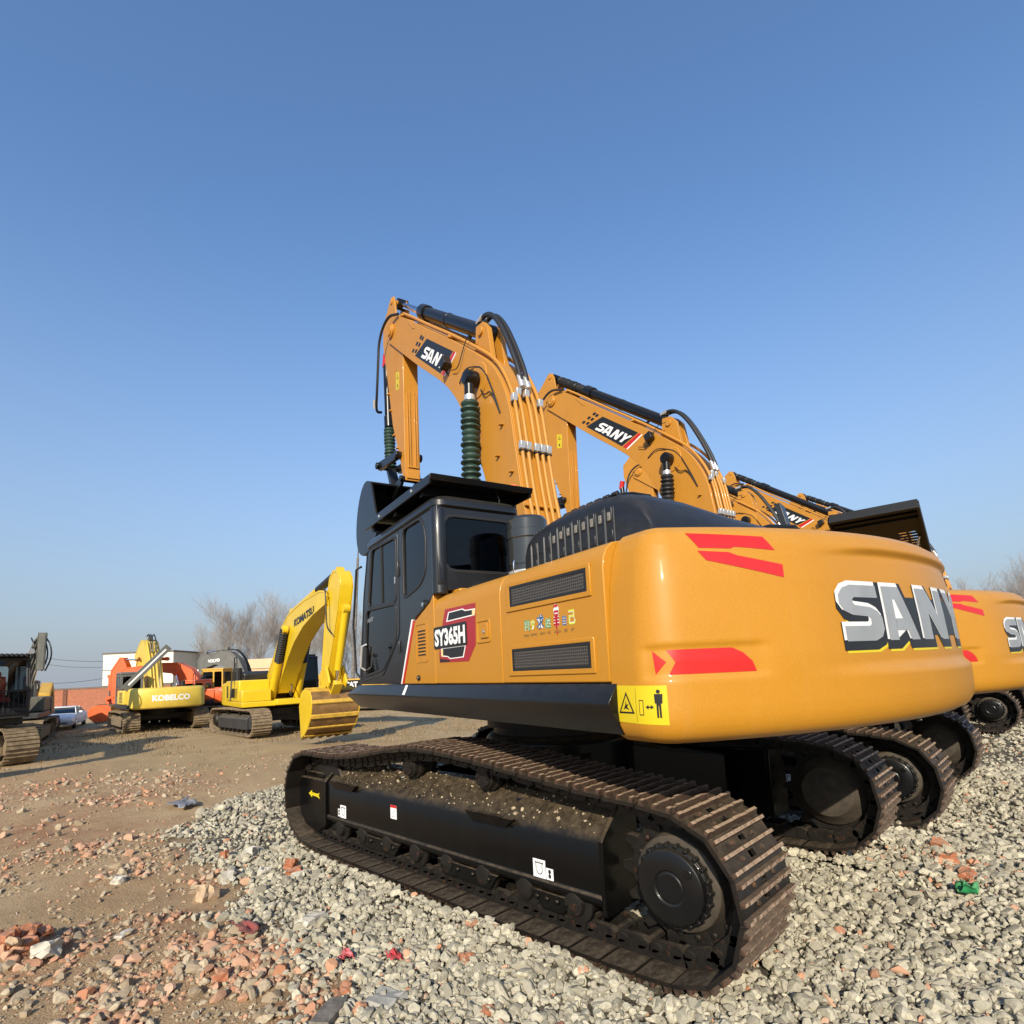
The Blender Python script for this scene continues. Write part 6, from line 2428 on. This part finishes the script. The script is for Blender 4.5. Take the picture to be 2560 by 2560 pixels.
# larger pieces one can tell apart
def chunk(name, label, cat, x, y, size, mat, rz=0, tilt=(0, 0), jit=.16, z=0, seed=0, group=None):
    rr = random.Random(seed * 7 + int(x * 100))
    size = tuple(c * .82 for c in size)
    bm = bmesh.new()
    bmesh.ops.create_cube(bm, size=1)
    bmesh.ops.subdivide_edges(bm, edges=bm.edges[:], cuts=2, use_grid_fill=True)
    for v in bm.verts:
        k = 1 - .10 * (abs(v.co.x) + abs(v.co.y) + abs(v.co.z) > 1.2)
        v.co = Vector((v.co.x * size[0] * k, v.co.y * size[1] * k, v.co.z * size[2] * k)) + Vector((rr.uniform(-1, 1), rr.uniform(-1, 1), rr.uniform(-1, 1))) * jit * min(size) * .7
    bmesh.ops.triangulate(bm, faces=bm.faces)
    me = bpy.data.meshes.new(name)
    bm.to_mesh(me)
    bm.free()
    me.materials.append(mat)
    o = bpy.data.objects.new(name, me)
    COL.objects.link(o)
    zz = float(gh(np.array([x]), np.array([y]))[0])
    o.location = (x, y, zz + size[2] * .30 + z)
    o.rotation_euler = (tilt[0], tilt[1], rz)
    return tag(o, label, cat, group)


BRK = pmat("broken_brick", (.42, .15, .07), .95, var=.45, vscale=18, bump=.8, bscale=60, dust=.5, dustcol=(.42, .31, .21))
BEIGE = pmat("beige_rock", (.50, .36, .23), .95, var=.3, vscale=14, bump=.8, bscale=50)
PALE = pmat("pale_rock", (.56, .52, .43), .95, var=.35, vscale=14, bump=.8, bscale=50)
CONC = pmat("concrete_scrap", (.42, .40, .35), .95, var=.3, vscale=12, bump=.8, bscale=50)
WOODM = pmat("weathered_board", (.24, .21, .17), .9, var=.5, vscale=20, bump=.8, bscale=40)
GSC = "broken bricks scattered on the yard"
chunk("rock", "large beige rock standing on the brick scatter at the gravel edge", "rock", 1.52, 2.64, (.15, .13, .15), BEIGE, .4, (.3, .2), .3)
chunk("rock", "grey angular rock lying on the gravel behind the beige one", "rock", 1.79, 2.36, (.13, .12, .13), CONC, .9, (.2, .4), .35, seed=2)
chunk("rock", "biggest pale rock on the gravel near the front of the track", "rock", 2.32, 1.99, (.17, .13, .13), PALE, 2.2, (.1, .3), .3, seed=3)
chunk("rock", "round cream stone between the grey rock and the orange bricks", "rock", 1.72, 2.10, (.13, .11, .10), PALE, .2, (.2, .1), .3, seed=4)
chunk("brick_chunk", "orange brick lump on top of its pair beside the track", "brick", 1.62, 1.90, (.12, .09, .10), BRK, .5, (.2, .1), .25, .03, 5)
chunk("brick_chunk", "flat orange brick under the lump beside the track", "brick", 1.48, 1.94, (.15, .11, .08), BRK, 1.2, (.1, .2), .25, 0, 6)
chunk("rock", "white stone in front of the pair of orange bricks", "rock", 1.36, 1.96, (.11, .09, .07), PALE, .3, (0, .2), .25, 0, 7)
chunk("brick_chunk", "single orange brick standing upright on the gravel near the front idler", "brick", 2.40, 2.20, (.09, .07, .13), BRK, .4, (.2, .3), .2, 0, 8)
chunk("concrete_slab", "long white broken slab lying at the edge of the gravel", "slab", .30, 2.33, (.24, .10, .07), PALE, -1.3, (.15, .1), .22, .02, 9)
chunk("concrete_slab", "flat grey slab half buried at the bottom edge of the gravel", "slab", -.87, 2.52, (.22, .19, .06), CONC, .3, (.05, .1), .25, 0, 10)
chunk("board", "short weathered board lying on the bare earth", "board", -.78, 2.78, (.30, .12, .05), WOODM, -.9, (.05, .08), .08, .01, 11)
chunk("concrete_slab", "thin pale slab lying flat on the brown earth", "slab", 1.22, 3.24, (.14, .07, .03), PALE, -.9, (.1, 0), .2, 0, 12)
chunk("rock", "white stone alone on the open brown earth", "rock", 2.55, 3.02, (.12, .09, .07), PALE, .6, (0, .1), .3, 0, 13)
chunk("rock", "cream block on the near side of the brick heap", "rock", 1.17, 3.66, (.15, .12, .10), PALE, .8, (.4, .2), .25, .02, 14)
chunk("concrete_slab", "tilted pale slab leaning on the brick heap", "slab", 1.26, 3.80, (.20, .08, .05), BEIGE, -.4, (.3, .5), .2, .06, 15)
for i, (x, y, s, rz) in enumerate(((1.42, 3.74, .12, .3), (1.55, 3.70, .13, 1.1), (1.50, 3.88, .12, 2.0), (1.36, 3.84, .14, .7), (1.63, 3.80, .11, 1.6), (1.30, 3.73, .11, .2), (1.72, 3.72, .10, .9), (1.60, 3.94, .12, .5), (1.45, 3.64, .09, 1.9))):
    chunk("brick_chunk", "broken orange brick in the heap on the bare earth", "brick", x, y, (s, s * .8, s * .7), BRK, rz, (.4 * math.sin(i * 2.1), .4 * math.cos(i * 1.7)), .22, .02, 20 + i, "bricks of the heap")
for i, (x, y, s, lab) in enumerate(((-.88, 1.97, .085, "bright orange brick chip alone on the gravel before the long track"), (.02, 3.02, .08, "orange brick lump on the brown earth before the gravel"), (-.62, 2.60, .07, "reddish brick piece beside the weathered board"), (-1.35, 2.24, .06, "small orange chip between gravel stones near the shoes"), (-1.72, 2.12, .07, "orange chip at the near gravel by the rear of the track"), (-2.72, -1.42, .12, "red brick half lying on the gravel beyond the rear of the track"), (-2.86, -1.10, .10, "orange brick beside the red half brick on the far gravel"), (-2.62, -1.75, .11, "brown brick lump on the gravel towards the second excavator"))):
    chunk("brick_chunk", lab, "brick", x, y, (s * 1.2, s, s * .8), BRK, i * 1.3, (.2, .3), .25, 0, 40 + i)


def rag(name, label, x, y, w_, h_, col, seed, cat="plastic scrap", hgt=.05):
    n = 14
    xs, ys = np.meshgrid(np.linspace(-.5, .5, n), np.linspace(-.5, .5, n))
    px, py = x + xs * w_ + (vnoise(xs, ys, .3, seed) - .5) * w_ * .4, y + ys * h_ + (vnoise(xs, ys, .3, seed + 1) - .5) * h_ * .4
    pz = gh(px, py) + .028 + vnoise(xs, ys, .22, seed + 2) * hgt
    V = np.stack([px.ravel(), py.ravel(), pz.ravel()], 1)
    I = (np.arange(n - 1)[:, None] * n + np.arange(n - 1)[None]).ravel()
    me = np_mesh(name, V, np.stack([I, I + 1, I + n + 1, I + n], 1))
    me.materials.append(pmat("scrap_" + "".join(c for c in label.split()[0] if c.isalpha()) + str(seed), col, .55, var=.4, vscale=20, dust=.4))
    o = bpy.data.objects.new(name, me)
    COL.objects.link(o)
    m = o.modifiers.new("thick", 'SOLIDIFY')
    m.thickness = .003
    return tag(o, label, cat)


rag("plastic_rag", "dark red crumpled plastic lying beside the white slab", .55, 2.70, .26, .10, (.28, .05, .045), 3)
rag("plastic_rag", "small bright red scrap on the gravel edge", -.56, 2.26, .10, .07, (.55, .03, .05), 5)
rag("plastic_rag", "pink red scrap between the slab and the weathered board", -.33, 2.44, .09, .07, (.70, .12, .14), 7)
rag("net_scrap", "green netting scrap on the gravel beyond the rear of the track", -2.90, -.74, .13, .12, (.03, .30, .10), 9, "netting", .09)
rag("plastic_sheet", "grey blue plastic sheet lying on the rubble before the track", 5.35, 1.75, .5, .3, (.22, .24, .28), 11, "sheet", .06)

# ------------------------------------------------------------------ dry grass
def grass(name, label, n, fx, fy, hmin, hmax, mat):
    x, y = fx(n), fy(n)
    W = np.array([c2w(a, b)[:2] for a, b in zip(x, y)])
    cl = vnoise(W[:, 0], W[:, 1], 1.1, 31)
    k = cl > .42
    W = W[k]
    n = len(W)
    h = RNG.uniform(hmin, hmax, n) * (.5 + cl[k])
    a = RNG.uniform(0, 2 * PI, n)
    ln = RNG.uniform(.1, .7, n) * h
    wd = RNG.uniform(.006, .014, n)
    z = gh(W[:, 0], W[:, 1]) - .01
    dx, dy = np.cos(a), np.sin(a)
    p0 = np.stack([W[:, 0] - dy * wd, W[:, 1] + dx * wd, z], 1)
    p1 = np.stack([W[:, 0] + dy * wd, W[:, 1] - dx * wd, z], 1)
    m0 = np.stack([W[:, 0] + dx * ln * .35 + dy * wd * .7, W[:, 1] + dy * ln * .35 - dx * wd * .7, z + h * .6], 1)
    m1 = np.stack([W[:, 0] + dx * ln * .35 - dy * wd * .7, W[:, 1] + dy * ln * .35 + dx * wd * .7, z + h * .6], 1)
    tp = np.stack([W[:, 0] + dx * ln, W[:, 1] + dy * ln, z + h], 1)
    tq = tp + np.stack([dy * wd * .1, -dx * wd * .1, 0 * z], 1)
    V = np.stack([p0, p1, m0, m1, tp, tq], 1).reshape(-1, 3)
    o_ = 6 * np.arange(n)[:, None]
    F = np.concatenate([o_ + np.array([[0, 1, 2, 3]]), o_ + np.array([[3, 2, 5, 4]])])
    me = np_mesh(name, V, F)
    me.materials.append(mat)
    o = bpy.data.objects.new(name, me)
    COL.objects.link(o)
    return tag(o, label, "grass", kind="stuff")


DRY = pmat("dry_grass", (.30, .21, .11), .9, var=.5, vscale=1.5)
grass("dry_grass", "withered brown grass and weeds between the parked machines", 22000, lambda n: RNG.uniform(-18, 0, n), lambda n: RNG.triangular(12, 20, 30, n), .015, .085, DRY)


# ------------------------------------------------------------------ bare trees
def tree_proto(seed, H):
    rr = random.Random(seed)
    tk, br = MB(), MB()

    def grow_(p, d, L, r, lev, mb):
        n = 4 if lev < 2 else 3
        path, rad_ = [p.copy()], [r]
        q, e = p.copy(), d.copy()
        kids = []
        for i in range(n):
            e = (e + Vector((rr.gauss(0, .10), rr.gauss(0, .10), rr.gauss(.05, .05)))).normalized()
            q = q + e * L / n
            path.append(q.copy())
            rad_.append(r * (1 - .62 * (i + 1) / n))
            if lev < 4 and (i > 0 or lev > 0):
                for _ in range(((1, 2, 2, 1)[lev] + (1 if rr.random() < .5 else 0))):
                    kids.append((q.copy(), e.copy(), rad_[-1]))
        mb.tube(path, rad_, 6 if lev == 0 else (4 if lev < 2 else 3), 0, lev == 0)
        for kp, kd, kr in kids:
            a = rr.uniform(0, 2 * PI)
            t = kd.orthogonal().normalized()
            t = (Matrix.Rotation(a, 3, kd) @ t)
            nd = (kd * rr.uniform(.75, 1.1) + t * rr.uniform(.42, .85) + Vector((0, 0, .26))).normalized()
            grow_(kp, nd, L * rr.uniform(.40, .70), max(.0055, kr * .52), lev + 1, br)
        if lev < 4:
            grow_(q, (e + Vector((rr.gauss(0, .15), rr.gauss(0, .15), .1))).normalized(), L * .55, max(.0055, rad_[-1] * .85), lev + 1, br if lev else tk)
    grow_(Vector((0, 0, -.2)), Vector((rr.gauss(0, .05), rr.gauss(0, .05), 1)), H * .46, H * .0125, 0, tk)
    return tk, br


BARK = pmat("hazed_bark", (.21, .18, .155), .95, var=.2, vscale=2)  # distance haze is put into the bark colour as paleness
TWIG = pmat("hazed_twig", (.27, .235, .21), .95)  # haze painted into the twigs too, no haze volume stands here
protos = []
GT = "bare trees beyond the yard"
spots = [(-33.0, 61, 8.6, "leftmost bare tree, low and leaning, behind the yellow rear weight"), (-31.0, 60, 11.0, "tall bare tree second from the cream building"), (-28.6, 59, 11.3, "bare tree rising behind the grey arched boom"),
         (-26.6, 58, 11.6, "dense bare tree in the middle of the pale clump"), (-24.6, 60, 11.7, "tallest bare tree just before the yellow boom"), (-22.6, 62, 10.4, "bare tree seen under the rising yellow boom"),
         (-20.6, 61, 9.6, "thin bare tree inside the bend of the yellow boom"), (-18.4, 63, 9.4, "bare tree between the yellow stick and the lamp pole"), (-16.6, 60, 10.2, "bare tree nearest to the cab of the big orange excavator")]
spots += [(-29.8, 63, 9.8, "bare tree half hidden between the two tall ones behind the grey boom"), (-25.6, 64, 10.6, "slim bare tree at the back of the pale clump"), (-23.4, 59, 10.0, "bare tree touching the yellow boom elbow"), (-19.4, 59, 9.0, "short bare tree close to the yellow stick")]
rights = [(47.0, 62, 9.5), (49.5, 60, 10.5), (51.5, 63, 9.2), (53.5, 60, 11.5), (55.5, 62, 10), (58, 60, 13), (44.5, 66, 8.4)]
for i in range(4):
    tk, br = tree_proto(100 + i, 10.0)
    protos.append((tk.mesh("trunk", BARK, 50, False), br.mesh("crown", TWIG, 0, False)))
for i, sp in enumerate(spots + rights):
    x, y, H = sp[:3]
    lab = sp[3] if len(sp) > 3 else "slender bare tree in the pale thicket beyond the row of orange excavators"
    e = site("bare_tree", x, y, random.uniform(0, 360), lab, "tree", GT)
    s = H / 10.2
    e.scale = (s * .92, s * .92, s)
    for nm, me_ in zip(("trunk", "crown"), protos[i % 4]):
        o = bpy.data.objects.new(nm, me_)
        COL.objects.link(o)
        o.parent = e

# crumbs of earth and stone lying on the side frame of the nearest track
fr0 = [c for c in main.children if c.name.startswith("track_frame")][0]
n = 420
cx_ = RNG.uniform(-1.45, 1.75, n)
cy_ = RNG.uniform(1.15, 1.425, n)
cz_ = np.where(cy_ > 1.25, .815 - (cy_ - 1.25) / .175 * .16, .815)
oc = stones("gravel_crumbs", np.stack([cx_, cy_, cz_], 1), np.clip(RNG.lognormal(math.log(.005), .5, n), .002, .018), RNG.random(n), np.zeros(n), RUBB, (.5, .9), .3, .3)
oc.parent = fr0
oc["kind"] = "stuff"
